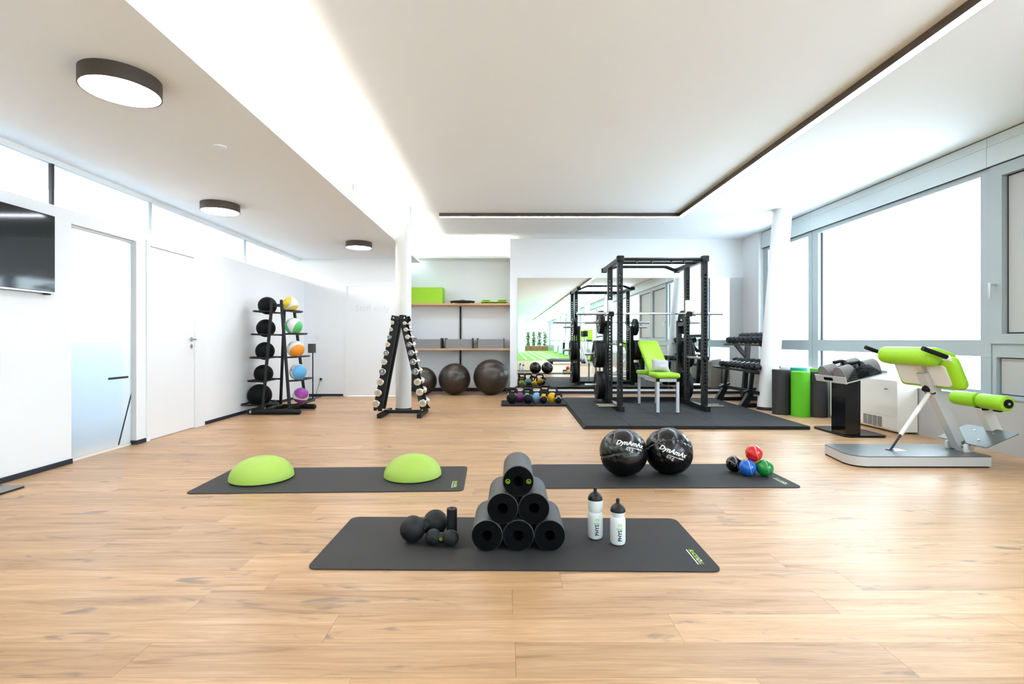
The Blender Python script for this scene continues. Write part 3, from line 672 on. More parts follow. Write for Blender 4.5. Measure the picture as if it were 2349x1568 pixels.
# ================================================================ RUBBER FLOORING
TZ = 0.04
rt = thing('rubber_flooring', 'dark rubber tile flooring under the power rack', 'rubber flooring', (2.19, 5.68, 0), math.radians(-0.9))
def tile(x0, x1, y0, y1, par, z1=TZ):
    B().box(x0+0.002, x1-0.002, y0+0.002, y1-0.002, 0, z1).bevel(0.007, 1).build('tile', 'tile', par)
for i in range(5):
    for j in range(6): tile(-1.275+i*0.51, -1.275+(i+1)*0.51, j*0.51, min((j+1)*0.51, 2.80), rt)
B().prism([(-0.035, 0), (0, 0), (0, TZ), (-0.004, TZ)], 0, 2.80, T((-1.275, 0, 0)) @ Matrix(((1, 0, 0, 0), (0, 0, 1, 0), (0, 1, 0, 0), (0, 0, 0, 1)))).build('edge_ramp', 'tile', rt, smooth=False)
kt = thing('rubber_flooring', 'small dark rubber tiles under the kettlebells', 'rubber flooring', (-0.08, 7.64, 0))
for i in range(2): tile(i*0.51, (i+1)*0.51, 0, 0.55, kt, 0.03)

# kettlebells
def kettlebell(x, y, h, r, body, accent, label):
    o = thing('kettlebell', label, 'kettlebell', (x, y, 0.03), random.uniform(-0.12, 0.12), 'kettlebells on the small rubber tiles')
    zc = r*0.93; prof = [(0, 0), (r*0.55, 0)] + [(r*math.cos(a), zc+r*math.sin(a)) for a in [-0.98+2.5*i/14 for i in range(15)]] + [(0, zc+r)]
    mb = 'blackm' if body == 'black' else mat('kettlebell_'+body, body, 0.4, var=0.03)
    B().lathe(prof, 32).build('body', mb, o)
    hw = min(r*0.95, 0.082); zt = h-0.017; z0 = zc+r*0.62
    pts = [(-r*0.52, 0, z0-0.01), (-hw*0.86, 0, z0+0.25*(zt-z0)), (-hw, 0, z0+0.55*(zt-z0)), (-hw*0.93, 0, z0+0.82*(zt-z0)), (-hw*0.68, 0, zt-0.003), (-hw*0.3, 0, zt), (hw*0.3, 0, zt), (hw*0.68, 0, zt-0.003), (hw*0.93, 0, z0+0.82*(zt-z0)), (hw, 0, z0+0.55*(zt-z0)), (hw*0.86, 0, z0+0.25*(zt-z0)), (r*0.52, 0, z0-0.01)]
    hd_ = B().tube(pts, 0.0165, 12).build('handle', 'foam', o)
    if accent:
        ma = mat('kettlebell_ring_'+accent, accent, 0.45)
        for s in (-1, 1): B().cyl((s*r*0.55, 0, z0-0.004), (s*hw*0.85, 0, z0+0.22*(zt-z0)), 0.0178, seg=14).build('colour_ring', ma, hd_)
kettlebell(0.086, 7.80, 0.252, 0.084, 'black', '#a9c432', 'largest black kettlebell, front row left with green rings')
kettlebell(0.342, 7.80, 0.245, 0.072, 'black', '#4a86b8', 'black kettlebell, second in the front row with blue rings')
kettlebell(0.585, 7.80, 0.195, 0.057, 'black', '#e88a2b', 'small black kettlebell with orange rings in the front row')
kettlebell(0.818, 7.80, 0.158, 0.050, 'black', '#e8e8e8', 'smallest black kettlebell with white rings at the right end')
kettlebell(0.215, 7.965, 0.262, 0.080, '#6a2168', None, 'purple kettlebell with dark handle in the middle row')
kettlebell(0.485, 7.955, 0.258, 0.080, '#7fb0d0', None, 'light blue kettlebell with dark handle in the middle row')
kettlebell(0.735, 7.945, 0.245, 0.080, '#f2c015', None, 'large yellow kettlebell with dark handle in the middle row')
kettlebell(0.335, 8.10, 0.200, 0.066, '#9cc936', None, 'lime green kettlebell in the back row')
kettlebell(0.610, 8.09, 0.195, 0.062, '#f4c81c', None, 'small yellow kettlebell in the back row')
kettlebell(0.115, 8.11, 0.200, 0.064, '#8a4a9c', None, 'small purple kettlebell at the left of the back row')

# ================================================================ POWER RACK
RL, RRX = 1.583, 2.76; YF, YR, YS = 6.93, 7.60, 7.94; rt_top = 2.145
rk = thing('power_rack', 'tall black power rack with perforated uprights on rubber flooring', 'power rack', (2.17, 7.3, TZ))
def post(x, y, z0, z1, h0, h1, w_=0.07):
    b = B(); hw = w_/2; pitch = 0.05; hr = 0.0135
    def panel(ysgn):
        yy = y+ysgn*hw; vs, fs = [], []
        def quad(a, c):
            k = len(vs); vs.extend([(x-hw, yy, a), (x+hw, yy, a), (x+hw, yy, c), (x-hw, yy, c)]); fs.append((k, k+1, k+2, k+3))
        quad(z0, h0); zc = h0
        while zc+pitch <= h1:
            k = len(vs); m_ = zc+pitch/2; hp = pitch/2
            outer = [(hw, 0), (hw, hp), (0, hp), (-hw, hp), (-hw, 0), (-hw, -hp), (0, -hp), (hw, -hp)]
            vs.extend([(x+a, yy, m_+c) for a, c in outer]); vs.extend([(x+hr*math.cos(PI*i/4), yy, m_+hr*math.sin(PI*i/4)) for i in range(8)])
            for i in range(8): j = (i+1) % 8; fs.append((k+i, k+j, k+8+j, k+8+i))
            zc += pitch
        quad(zc, z1); b._add(vs, fs)
    panel(-1); panel(1)
    b._add([(x-hw, y-hw, z0), (x-hw, y+hw, z0), (x-hw, y+hw, z1), (x-hw, y-hw, z1)], [(0, 1, 2, 3)])
    b._add([(x+hw, y-hw, z0), (x+hw, y+hw, z0), (x+hw, y+hw, z1), (x+hw, y-hw, z1)], [(0, 1, 2, 3)])
    b._add([(x-hw, y-hw, z1), (x+hw, y-hw, z1), (x+hw, y+hw, z1), (x-hw, y+hw, z1)], [(0, 1, 2, 3)])
    return b.build('upright', 'black', rk, smooth=False, world=True, flip=False)
for x in (RL, RRX):
    post(x, YF, TZ+0.07, rt_top-0.03, 0.30, 1.98); post(x, YR, TZ+0.07, rt_top-0.03, 0.30, 1.98)
    B().box(x-0.035, x+0.035, YS-0.035, YS+0.035, TZ+0.07, 1.33).build('storage_post', 'black', rk, smooth=False, world=True)
    B().box(x-0.035, x+0.035, YF-0.13, YS+0.10, TZ, TZ+0.07).bevel(0.004, 1).build('base_rail', 'black', rk, world=True)
    B().box(x-0.03, x+0.03, YF-0.02, YS+0.10, rt_top-0.03, rt_top+0.03).bevel(0.004, 1).build('top_rail', 'black', rk, world=True)
    B().rbox(0.10, 0.085, 0.085, 0.012, 2, T((x, YF-0.02, rt_top+0.005))).build('corner_cap', 'black', rk, world=True)
    B().rbox(0.085, 0.07, 0.075, 0.01, 2, T((x, YS+0.10, rt_top))).build('corner_cap', 'black', rk, world=True)
    B().box(x-0.035, x+0.035, YR+0.03, YS, 1.24, 1.30).build('storage_brace', 'black', rk, smooth=False, world=True)
    s = -1 if x == RL else 1
    for z in (1.305, 0.80, 0.305): B().cyl((x+s*0.03, YS, z), (x+s*0.33, YS, z), 0.024, seg=16).build('plate_peg', 'steel', rk, world=True)
    for y in (6.98, 7.14): B().cyl((x+s*0.03, y, TZ+0.055), (x+s*0.29, y, TZ+0.055), 0.009, seg=10).build('band_peg', 'peg', rk, world=True)
    B().rbox(0.082, 0.035, 0.25, 0.006, 2, T((x, YR-0.052, 1.50))).build('hook_pad', 'whitem', rk, world=True)
    B().box(x-0.04, x+0.04, YR-0.125, YR-0.035, 1.375, 1.395).box(x-0.04, x+0.04, YR-0.125, YR-0.110, 1.395, 1.45).build('bar_hook', 'blackm', rk, smooth=False, world=True)
B().box(RL, RRX, YS-0.03, YS+0.03, TZ+0.01, TZ+0.075).build('cross_member', 'black', rk, smooth=False, world=True)
for y in (YF-0.01, YF+0.29): B().cyl((RL, y, rt_top), (RRX, y, rt_top), 0.024 if y < 7 else 0.02, seg=16).build('pull_up_bar', 'black', rk, world=True)
for x in (1.80, 2.02, 2.30, 2.48): B().cyl((x, YF, rt_top), (x+0.10, YF+0.29, rt_top), 0.014, seg=10).build('grip', 'black', rk, world=True)
for dy, dz in ((0.0, 0.0), (0.13, 0.0)):
    y = YS+0.03+dy*0.6
    B().tube([(RL, y, rt_top-0.02), (RL+0.18, y, rt_top+0.05), (RL+0.20, y, rt_top+0.055), (RRX-0.20, y, rt_top+0.055), (RRX-0.18, y, rt_top+0.05), (RRX, y, rt_top-0.02)], 0.016, 10).build('multi_grip_bar', 'black', rk, world=True)
for x in (1.95, 2.08, 2.25, 2.38): B().cyl((x, YS+0.03, rt_top+0.055), (x+0.05, YS+0.11, rt_top+0.055), 0.013, seg=8).build('grip', 'black', rk, world=True)
B().cyl((RRX+0.0, YF-0.075, 0.765), (RRX+0.0, YR+0.10, 0.765), 0.019, seg=14).build('safety_bar', 'steel', rk, world=True)
B().cyl((RL, YF-0.05, 0.96), (RL, YR+0.08, 0.96), 0.015, seg=14).build('safety_bar', 'steel', rk, world=True)
for y in (YF-0.095, YR+0.11): B().cyl((RRX, y-0.012, 0.765), (RRX, y+0.012, 0.765), 0.03, seg=16).build('safety_knob', 'blackm', rk, world=True)

bb = thing('barbell', 'long steel barbell resting on the rack hooks', 'barbell', (2.17, YR-0.085, 1.459-0.04))
yb, zb2 = YR-0.085, 1.42
B().cyl((1.50, yb, zb2), (2.84, yb, zb2), 0.0145, seg=14).build('shaft', 'chrome', bb, world=True)
for s in (-1, 1):
    B().cyl((2.17+s*0.655, yb, zb2), (2.17+s*0.685, yb, zb2), 0.04, seg=20).build('collar', 'steel', bb, world=True)
    B().cyl((2.17+s*0.685, yb, zb2), (2.17+s*1.10, yb, zb2), 0.025, seg=18).build('sleeve', 'steel', bb, world=True)

def wplate(x0, th, z, rad, label, side):
    o = thing('weight_plate', label, 'weight plate', (x0, YS, z-rad), 0, 'black weight plates on the rack pegs')
    prof = [(0.026, 0), (0.055, 0), (0.060, th*0.25), (rad*0.72, th*0.25), (rad*0.80, 0.0), (rad-0.006, 0), (rad, 0.006), (rad, th-0.006), (rad-0.006, th), (rad*0.80, th), (rad*0.72, th*0.75), (0.060, th*0.75), (0.055, th), (0.026, th), (0.026, 0)]
    dk_ = B().lathe(prof, 48, T((0, 0, rad)) @ R(PI/2, 'Y')).build('disc', 'rubber', o)
    B().lathe([(0.0255, -0.001), (0.05, -0.001), (0.05, th+0.001), (0.0255, th+0.001)], 28, T((0, 0, rad)) @ R(PI/2, 'Y')).build('hub', 'steel', dk_)
lv = {1.305: 'top', 0.80: 'middle', 0.305: 'bottom'}
for side, sx in (('left', -1), ('right', 1)):
    for z, stack in ((1.305, ((0.045, 0.19), (0.035, 0.185))), (0.80, ((0.05, 0.218), (0.05, 0.218), (0.045, 0.215))), (0.305, ((0.06, 0.225), (0.055, 0.225)))):
        x = (RL-0.036) if sx < 0 else (RRX+0.036)
        for k, (th, rad) in enumerate(stack):
            x0 = x-th if sx < 0 else x
            wplate(x0, th-0.003, z-0.001, rad, f'black weight plate on the {lv[z]} {side} peg, {ORD[k]} from the post', sx)
            x += sx*th

# ================================================================ WEIGHT BENCH
bn = thing('weight_bench', 'lime green incline bench with silver legs inside the rack', 'weight bench', (2.16, 7.0, TZ))
for x in (2.03, 2.295):
    for y in (6.66, 7.60):
        lg_ = B().box(x-0.018, x+0.018, y-0.018, y+0.018, TZ+0.012, 0.505).build('leg', 'silver', bn, smooth=False, world=True)
        B().cyl((x, y, TZ), (x, y, TZ+0.014), 0.014, seg=12).build('foot', 'blackm', lg_, world=True)
    B().box(x-0.018, x+0.018, 6.68, 7.58, 0.465, 0.505).build('side_rail', 'silver', bn, smooth=False, world=True)
    B().box(x-0.0185, x+0.0185, 6.641, 6.679, 0.463, 0.507).build('corner_cap', 'blackm', bn, smooth=False, world=True)
for y in (6.66, 7.60): B().box(2.05, 2.275, y-0.018, y+0.018, 0.465, 0.505).build('cross_rail', 'silver', bn, smooth=False, world=True)
B().rbox(0.325, 0.40, 0.072, 0.032, 4, T((2.155, 6.795, 0.545))).build('seat', 'lime', bn, world=True)
B().rbox(0.30, 0.22, 0.065, 0.03, 4, T((2.135, 7.52, 0.535))).build('rear_pad', 'lime', bn, world=True)
ba = math.atan2(0.42, 0.60)
B().rbox(0.30, 0.76, 0.075, 0.033, 4, T((2.15, 7.27, 0.775)) @ R(ba, 'X')).build('backrest', 'lime', bn, world=True)
B().cyl((2.16, 7.20, 0.12), (2.13, 7.05, 0.47), 0.012, seg=10).build('strut', 'silver', bn, world=True)
pw = thing('cushion', 'small light grey cushion leaning on the bench backrest', 'cushion', (2.19, 6.93, 0.582))
PM = T((2.145, 6.925, 0.668)) @ R(math.radians(56), 'X') @ R(-0.10, 'Z')
s = B(); nx, ny = 16, 14; W2, H2 = 0.110, 0.088
vs, fs = [], []
for sd_ in (1, -1):
    for j in range(ny+1):
        for i in range(nx+1):
            u = -1+2*i/nx; v_ = -1+2*j/ny
            pinch = 1-0.10*(1-abs(u))*0 - 0.05*(u*u*v_*v_)*-1
            t = 0.048*max(0, (1-u**4))**0.6*max(0, (1-v_**4))**0.6
            vs.append((u*W2*(1-0.06*(1-v_*v_)*0+0.04*abs(v_)), v_*H2*(1+0.04*abs(u)), sd_*t))
for k in range(2):
    o0 = k*(nx+1)*(ny+1)
    for j in range(ny):
        for i in range(nx):
            a = o0+j*(nx+1)+i; fs.append((a, a+1, a+nx+2, a+nx+1))
s._add(vs, fs, PM); bmesh.ops.remove_doubles(s.bm, verts=s.bm.verts[:], dist=1e-5)
fb_ = s.build('fabric', 'pillow', pw, world=True, ang=60)
B().text(('LSN', 0, 0.01, 1.0), 0.036, PM @ T((0.02, -0.05, 0.0492)), (0.5, 0)).build('lettering', 'palegrey', fb_, smooth=False, world=True, flip=False)

# ================================================================ HEX DUMBBELL RACK (right, behind the column)
hr_ = thing('dumbbell_rack', 'black two tier dumbbell rack beside the leaning column', 'dumbbell rack', (3.9, 7.75, 0))
for y in (8.42, 7.54):
    B().bar((3.57, y, 0.03), (4.22, y, 0.03), 0.06, 0.06).build('foot_rail', 'black', hr_, smooth=False, world=True)
    B().prism([(3.52, 0), (3.64, 0), (3.78, 0.30), (3.60, 0.245), (3.595, 0.225), (3.67, 0.235)], -0.04, 0.04, T((0, y, 0)) @ R(PI/2, 'X')).build('front_leg', 'black', hr_, smooth=False, world=True)
    B().bar((4.02, y, 0.03), (4.10, y, 1.02), 0.07, 0.07).build('upright', 'black', hr_, smooth=False, world=True)
    B().bar((3.70, y, 0.27), (3.74, y, 0.60), 0.05, 0.05).build('front_post', 'black', hr_, smooth=False, world=True)
    B().bar((3.86, y, 0.98), (4.08, y, 0.72), 0.05, 0.06).build('arm', 'black', hr_, smooth=False, world=True)
B().bar((3.72, 7.30, 0.24), (3.72, 8.62, 0.24), 0.05, 0.05).build('cross_rail', 'black', hr_, smooth=False, world=True)
B().bar((4.03, 7.35, 0.08), (4.03, 8.5, 0.08), 0.06, 0.06).build('cross_rail', 'black', hr_, smooth=False, world=True)
B().bar((4.06, 7.42, 0.50), (4.06, 8.42, 0.50), 0.06, 0.06).build('cross_rail', 'black', hr_, smooth=False, world=True)
tiers = ((3.66, 0.555, 4.0, 0.64), (3.85, 0.945, 4.16, 1.035))
for (xa, za, xb, zb_), ye in zip(tiers, (7.24, 7.48)):
    B().bar((xa-0.02, ye, za), (xa-0.02, 8.70, za), 0.05, 0.03).build('tray_rail', 'black', hr_, smooth=False, world=True)
    B().bar((xb-0.03, ye, zb_-0.01), (xb-0.03, 8.70, zb_-0.01), 0.05, 0.03).build('tray_rail', 'black', hr_, smooth=False, world=True)
def hexdb(r, hl, gap):
    o = thing('hex_dumbbell', 'x', 'dumbbell', (0, 0, 0), 0, 'hex dumbbells on the two tier rack')
    for s in (-1, 1):
        a = s*gap/2; b = s*(gap/2+hl); k = 0.93
        B().lathe([(0, min(a, b)), (r*0.86, min(a, b)), (r, min(a, b)+hl*0.2), (r, max(a, b)-hl*0.2), (r*0.86, max(a, b)), (0, max(a, b))], 6, R(PI/2, 'Y') @ R(PI/6, 'Z')).build('head', 'rubber', o, smooth=False)
    B().cyl((-gap/2-0.005, 0, 0), (gap/2+0.005, 0, 0), 0.015, seg=12).build('handle', 'chrome', o); return o
for t, (xa, za, xb, zb_) in enumerate(tiers):
    tilt = math.atan2(zb_-za, xb-xa); nn_ = 9 if t == 0 else 8; tn = ('lower', 'upper')[t]
    for i in range(nn_):
        r = (0.050 if t == 0 else 0.062)-0.001*i*0 ; y = (8.50 if t == 0 else 8.62)-i*(0.148 if t == 0 else 0.152)
        if i == 0: base = hexdb(r, 0.085, 0.15); o = base
        else: o = dup(base, (0, 0, 0))
        o.location = ((xa+xb)/2-0.015-0.02*math.sin(tilt), y, (za+zb_)/2+r*0.9+0.008); o.rotation_euler = (0, -tilt, 0)
        o['label'] = f'black hex dumbbell on the {tn} tier, {ORD[i] if i < 10 else "eleventh"} from the mirror'

# ================================================================ UPRIGHT FOAM ROLLS
def roll(x, y, r, h, m, label):
    o = thing('rolled_mat', label, 'foam roll', (x, y, 0), 0, 'upright foam rolls by the window')
    B().lathe([(0, 0), (r-0.003, 0), (r, 0.004), (r, h-0.006), (r-0.006, h), (r*0.22, h), (r*0.22, h-0.05), (0, h-0.05)], 48).build('foam', m, o)
M['rollgrey'] = mat('charcoal_roll_foam', '#2e2e30', 0.75, var=0.05); M['rollteal'] = mat('teal_roll_foam', '#2f9a86', 0.7, var=0.04)
roll(3.80, 6.87, 0.114, 0.615, 'rollgrey', 'left charcoal foam roll standing by the leaning column')
roll(3.955, 6.68, 0.114, 0.60, 'limefoam', 'bright green foam roll standing between two charcoal rolls')
roll(4.165, 6.645, 0.114, 0.60, 'rollgrey', 'right charcoal foam roll standing beside the air unit')
roll(4.06, 6.90, 0.105, 0.64, 'rollteal', 'teal foam roll standing behind the green roll')
roll(4.31, 6.87, 0.10, 0.63, 'limefoam', 'second green foam roll standing at the back by the parapet')

# ================================================================ AIR UNITS
def air_unit(y0, y1, label):
    o = thing('air_unit', label, 'air conditioner', (4.36, (y0+y1)/2, 0), 0, 'cream air units under the windows')
    cb_ = B().prism([(4.46, 0.02), (4.255, 0.02), (4.24, 0.04), (4.24, 0.575), (4.27, 0.605), (4.46, 0.63)], -(y1), -(y0+0.0), R(PI/2, 'X')).bevel(0.012, 2).build('cabinet', 'ac', o, world=True)
    B().box(4.2385, 4.2395, y0+0.03, y1-0.03, 0.178, 0.181).build('seam', 'greyprint', o, smooth=False, world=True)
    g = B()
    for i in range(8):
        for j in range(4): g.box(4.2375, 4.2395, y0+0.22+j*0.075, y0+0.22+j*0.075+0.066, 0.045+i*0.0145, 0.0525+i*0.0145)
    gg = g.build('grille', 'gasket', cb_, smooth=False, world=True); gg['kind'] = 'stuff'
    B().box(4.2375, 4.2395, y0+0.13, y0+0.18, 0.475, 0.482).build('badge', 'steel', o, smooth=False, world=True)
air_unit(5.39, 6.50, 'cream floor air unit between the dumbbell stand and the parapet')
air_unit(7.25, 8.58, 'cream floor air unit behind the hex dumbbell rack')

# ================================================================ ADJUSTABLE DUMBBELL STAND
ds = thing('dumbbell_stand', 'black pedestal stand with tilted silver tray', 'dumbbell stand', (3.78, 5.5, 0))
B().prism([(3.60, 5.20), (3.96, 5.20), (4.0, 5.235), (4.0, 5.75), (3.96, 5.79), (3.60, 5.79), (3.56, 5.75), (3.56, 5.235)], 0, 0.022).bevel(0.006, 2).build('base_plate', 'black', ds, world=True)
B().box(3.575, 3.735, 5.24, 5.465, 0.022, 0.60).bevel(0.004, 1).build('pedestal', 'gloss', ds, world=True)
TA = math.radians(14.5); TM = T((3.565, 5.195, 0.565)) @ R(-TA, 'Y')
B().box(0, 0.43, 0, 0.51, 0, 0.008, TM).box(-0.008, 0, 0, 0.51, -0.004, 0.07, TM).box(0.43, 0.438, 0, 0.51, 0, 0.03, TM).build('tray', 'silver', ds, smooth=False, world=True)
B().prism(rrect(0.15, 0.032, 0.008, 3), 0, 0.003, TM @ T((-0.008, 0.28, 0.034)) @ R(-PI/2, 'Y') @ R(PI/2, 'Z')).build('badge', 'gloss', ds, world=True)
def block(yc, label):
    o = thing('adjustable_dumbbell', label, 'dumbbell', (3.78, 5.195+yc, 0.60), 0, 'adjustable dumbbells on the tilted tray')
    for e, x0 in (('low', 0.015), ('high', 0.275)):
        for i in range(8):
            h = 0.155-(0.0 if e == 'low' else 0.0); wd = 0.185; x = x0+i*0.0165
            pts = [(-wd/2, 0.012), (wd/2, 0.012)]+[(wd/2*math.cos(a), h-wd/2+0.012+wd/2*math.sin(a)) for a in [PI*k/12 for k in range(0, 13)]]
            B().prism(pts, 0, 0.0145, TM @ T((x, yc, 0)) @ Matrix(((0, 0, 1, 0), (1, 0, 0, 0), (0, 1, 0, 0), (0, 0, 0, 1)))).bevel(0.002, 1).build('weight_segment', 'greyurethane', o, world=True)
    for sgn in (-1, 1):
        for i in range(8):
            ins = 0.006*i; x0, x1 = 0.02+0.0155*i, 0.40-0.0155*i
            B().cyl(TM @ Vector((x0, yc+sgn*0.098, 0.018+i*0.016)), TM @ Vector((x1, yc+sgn*0.098, 0.018+i*0.016)), 0.0055, seg=8).build('rail', 'rail', o, world=True)
    B().box(0.15, 0.272, yc-0.085, yc+0.085, 0.012, 0.06, TM).build('core', 'blackm', o, smooth=False, world=True)
    B().cyl(TM @ Vector((0.14, yc, 0.09)), TM @ Vector((0.285, yc, 0.09)), 0.018, seg=14).build('grip', 'blackm', o, world=True)
    B().rbox(0.10, 0.075, 0.03, 0.012, 2, TM @ T((0.21, yc, 0.17))).cyl(TM @ Vector((0.165, yc, 0.1)), TM @ Vector((0.165, yc, 0.17)), 0.01, seg=8).cyl(TM @ Vector((0.255, yc, 0.1)), TM @ Vector((0.255, yc, 0.17)), 0.01, seg=8).build('wrist_pad', 'blackm', o, world=True)
block(0.125, 'grey adjustable dumbbell on the tray, nearer one'); block(0.385, 'grey adjustable dumbbell on the tray, one by the foam rolls')

# ================================================================ BACK EXTENSION MACHINE
bx = thing('hyperextension_bench', 'lime and silver back extension machine by the large window', 'gym machine', (3.4, 4.2, 0))
bp = [(2.845, 4.44), (2.79, 4.12), (2.80, 4.05), (2.83, 4.005), (2.89, 3.98), (3.88, 3.975), (3.905, 4.0), (3.905, 4.43), (3.88, 4.455), (2.88, 4.465)]
B().prism(bp, 0.012, 0.085).bevel(0.006, 2).build('base_box', 'silver', bx, world=True)
B().prism([(2.84+(x-2.84)*0.985, 4.2+(y-4.2)*0.97) for x, y in bp], 0.0, 0.013).build('base_foot', 'blackm', bx, smooth=False, world=True)
B().prism(bp, 0.085, 0.092).build('base_top', 'plate', bx, smooth=False, world=True)
YC = 4.21
for y in (YC-0.085, YC+0.085): B().rbox(0.075, 0.028, 0.075, 0.012, 2, T((3.835, y, 0.125))).build('pivot_bracket', 'whitem', bx, world=True)
B().cyl((3.84, YC-0.11, 0.135), (3.84, YC+0.11, 0.135), 0.022, seg=16).build('pivot', 'steel', bx, world=True)
B().bar((3.84, YC, 0.12), (3.575, YC, 0.68), 0.075, 0.075, up=(0, 1, 0)).build('main_post', 'silver', bx, smooth=False, world=True)
B().bar((3.615, YC, 0.595), (3.54, YC, 0.755), 0.085, 0.085, up=(0, 1, 0)).build('post_sleeve', 'silver', bx, smooth=False, world=True)
B().bar((3.56, YC, 0.715), (3.48, YC, 0.88), 0.058, 0.058, up=(0, 1, 0)).build('inner_tube', 'steel', bx, smooth=False, world=True)
B().lathe([(0, 0), (0.028, 0.004), (0.034, 0.02), (0.022, 0.05), (0.012, 0.06), (0, 0.06)], 20, T((3.585, YC, 0.62)) @ R(-PI/2-0.3, 'Y')).build('knob', 'blackm', bx, world=True)
B().cyl((3.615, YC-0.045, 0.64), (3.615, YC-0.037, 0.64), 0.012, seg=12).build('bolt', 'blackm', bx, world=True)
B().cyl((3.255, YC, 0.095), (3.345, YC, 0.225), 0.009, seg=12).build('spring_rod', 'gasket', bx, world=True)
B().cyl((3.34, YC, 0.22), (3.585, YC, 0.575), 0.017, 0.017, seg=16).build('gas_spring', 'whitem', bx, world=True)
B().cyl((3.46, YC, 0.394), (3.50, YC, 0.452), 0.0176, seg=16).build('sticker', 'white', bx, world=True)
B().cyl((3.59, YC-0.04, 0.58), (3.59, YC+0.04, 0.58), 0.014, seg=12).build('upper_pin', 'blackm', bx, world=True)
B().box(3.25, 3.36, YC-0.05, YC+0.05, 0.092, 0.094).build('slot_cover', 'silver', bx, smooth=False, world=True)
B().box(3.225, 3.275, YC-0.02, YC+0.02, 0.092, 0.098).build('rod_socket', 'gasket', bx, smooth=False, world=True)
# hip pad: cushion leaning, rounded head roll on its upper left
PMx = T((3.605, 4.25, 0.765)) @ R(math.radians(-22), 'Y')
hp_ = B().rbox(0.10, 0.62, 0.28, 0.045, 4, PMx @ T((0, 0, -0.012))).build('hip_pad', 'lime', bx, world=True)
B().prism(rrect(0.185, 0.50, 0.03, 4), 0, 0.012, PMx @ T((-0.050, 0, -0.015)) @ R(-PI/2, 'Y')).bevel(0.003, 1).build('backing_plate', 'whitem', hp_, world=True)
B().rbox(0.19, 0.53, 0.15, 0.066, 5, T((3.445, 4.265, 0.885)) @ R(math.radians(12), 'Y')).build('chest_roll', 'lime', bx, world=True)
B().rbox(0.22, 0.50, 0.10, 0.045, 4, T((3.555, 4.27, 0.895)) @ R(math.radians(18), 'Y')).build('upper_pad', 'lime', bx, world=True)
for y in (3.95, 4.58):
    B().tube([(3.56, 4.25, 0.84), (3.53, y, 0.865), (3.50, y, 0.885)], 0.012, 10).build('handle_arm', 'whitem', bx, world=True)
    B().cyl((3.50, y, 0.888), (3.31, y, 0.957), 0.0185, seg=16).build('handle_grip', 'blackm', bx, world=True)
    B().sphere((3.508, y, 0.885), 0.021, 14, 8).build('handle_ball', 'white', bx, world=True)
# foot rollers and plate
for a, b in ((3.93, 4.155), (4.175, 4.40)):
    B().lathe([(0, 0), (0.045, 0.0), (0.058, 0.006), (0.062, 0.02), (0.062, b-a-0.02), (0.058, b-a-0.006), (0.045, b-a), (0, b-a)], 32, T((3.968, a, 0.518)) @ R(-PI/2, 'X')).build('foot_roller', 'lime', bx, world=True)
B().cyl((3.968, 3.922, 0.518), (3.968, 3.932, 0.518), 0.036, seg=24).build('end_cap', 'blackm', bx, world=True)
B().cyl((3.968, 3.918, 0.518), (3.968, 3.923, 0.518), 0.01, seg=12).build('end_bolt', 'steel', bx, world=True)
B().bar((4.10, 4.165, 0.24), (3.99, 4.165, 0.47), 0.085, 0.06, up=(0, 1, 0)).build('roller_arm', 'whitem', bx, smooth=False, world=True)
B().bar((3.86, 4.165, 0.14), (4.10, 4.165, 0.25), 0.06, 0.04, up=(0, 1, 0)).build('lower_arm', 'whitem', bx, smooth=False, world=True)
B().rbox(0.06, 0.08, 0.03, 0.01, 2, T((3.985, 4.165, 0.452))).build('arm_clamp', 'blackm', bx, world=True)
B().cyl((4.03, 4.05, 0.455), (4.03, 4.10, 0.455), 0.022, seg=14).build('knob', 'blackm', bx, world=True)
FA = math.atan2(0.112, 0.26); FM = T((3.95, 4.175, 0.219)) @ R(-FA, 'Y')
B().prism(rrect(0.285, 0.45, 0.012, 3), 0, 0.006, FM).build('foot_plate', 'plate', bx, smooth=False, world=True)
for x, y in ((-0.06, -0.08), (0.07, -0.08), (-0.06, 0.08), (0.07, 0.08)): B().cyl(FM @ Vector((x, y, 0.006)), FM @ Vector((x, y, 0.009)), 0.008, seg=10).build('bolt', 'steel', bx, world=True)

# ================================================================ BALL RACK (left)
br = thing('ball_rack', 'black A frame ball rack standing by the left wall', 'ball rack', (-3.18, 7.05, 0))
for y in (6.80, 7.34):
    B().rbox(0.745, 0.075, 0.075, 0.034, 4, T((-3.18, y, 0.042))).build('base_rail', 'black', br, world=True)
for x in (-3.30, -3.02): B().tube([(x, 6.82, 0.06), (x, 7.05, 0.075), (x, 7.32, 0.06)], 0.024, 10).build('base_tube', 'black', br, world=True)
BT = [1.415, 1.095, 0.772, 0.45, 0.125]
def px_(t, x0, x1): return x0+(x1-x0)*t
for yb_, yt in ((6.80, 6.86), (7.34, 7.25)):
    for xb_, xt in ((-3.335, -3.235), (-2.965, -3.105)):
        B().tube([(xb_, yb_, 0.07), (xt, yt, 1.545), (xt, yt, 1.56)], 0.0215, 12).build('post', 'black', br, world=True)
        B().sphere((xt, yt, 1.56), 0.0215, 12, 8).build('post_cap', 'black', br, world=True)
B().bar((-3.25, 6.87, 1.50), (-3.09, 6.87, 1.50), 0.03, 0.04).build('top_bar', 'black', br, smooth=False, world=True)
B().bar((-3.25, 7.24, 1.50), (-3.09, 7.24, 1.50), 0.03, 0.04).build('top_bar', 'black', br, smooth=False, world=True)
LB = [(613.5, 0.125), (610, 0.127), (608, 0.127), (604.6, 0.128), (596, 0.160)]; RBx = [(666, 0.105), (673.4, 0.118), (678, 0.118), (683.4, 0.115), (689.7, 0.108)]
cols = [('yellow', '#efd13c'), ('green', '#54c46f'), ('orange', '#f59a26'), ('light blue', '#63b5ea'), ('purple', '#9a3f9e')]
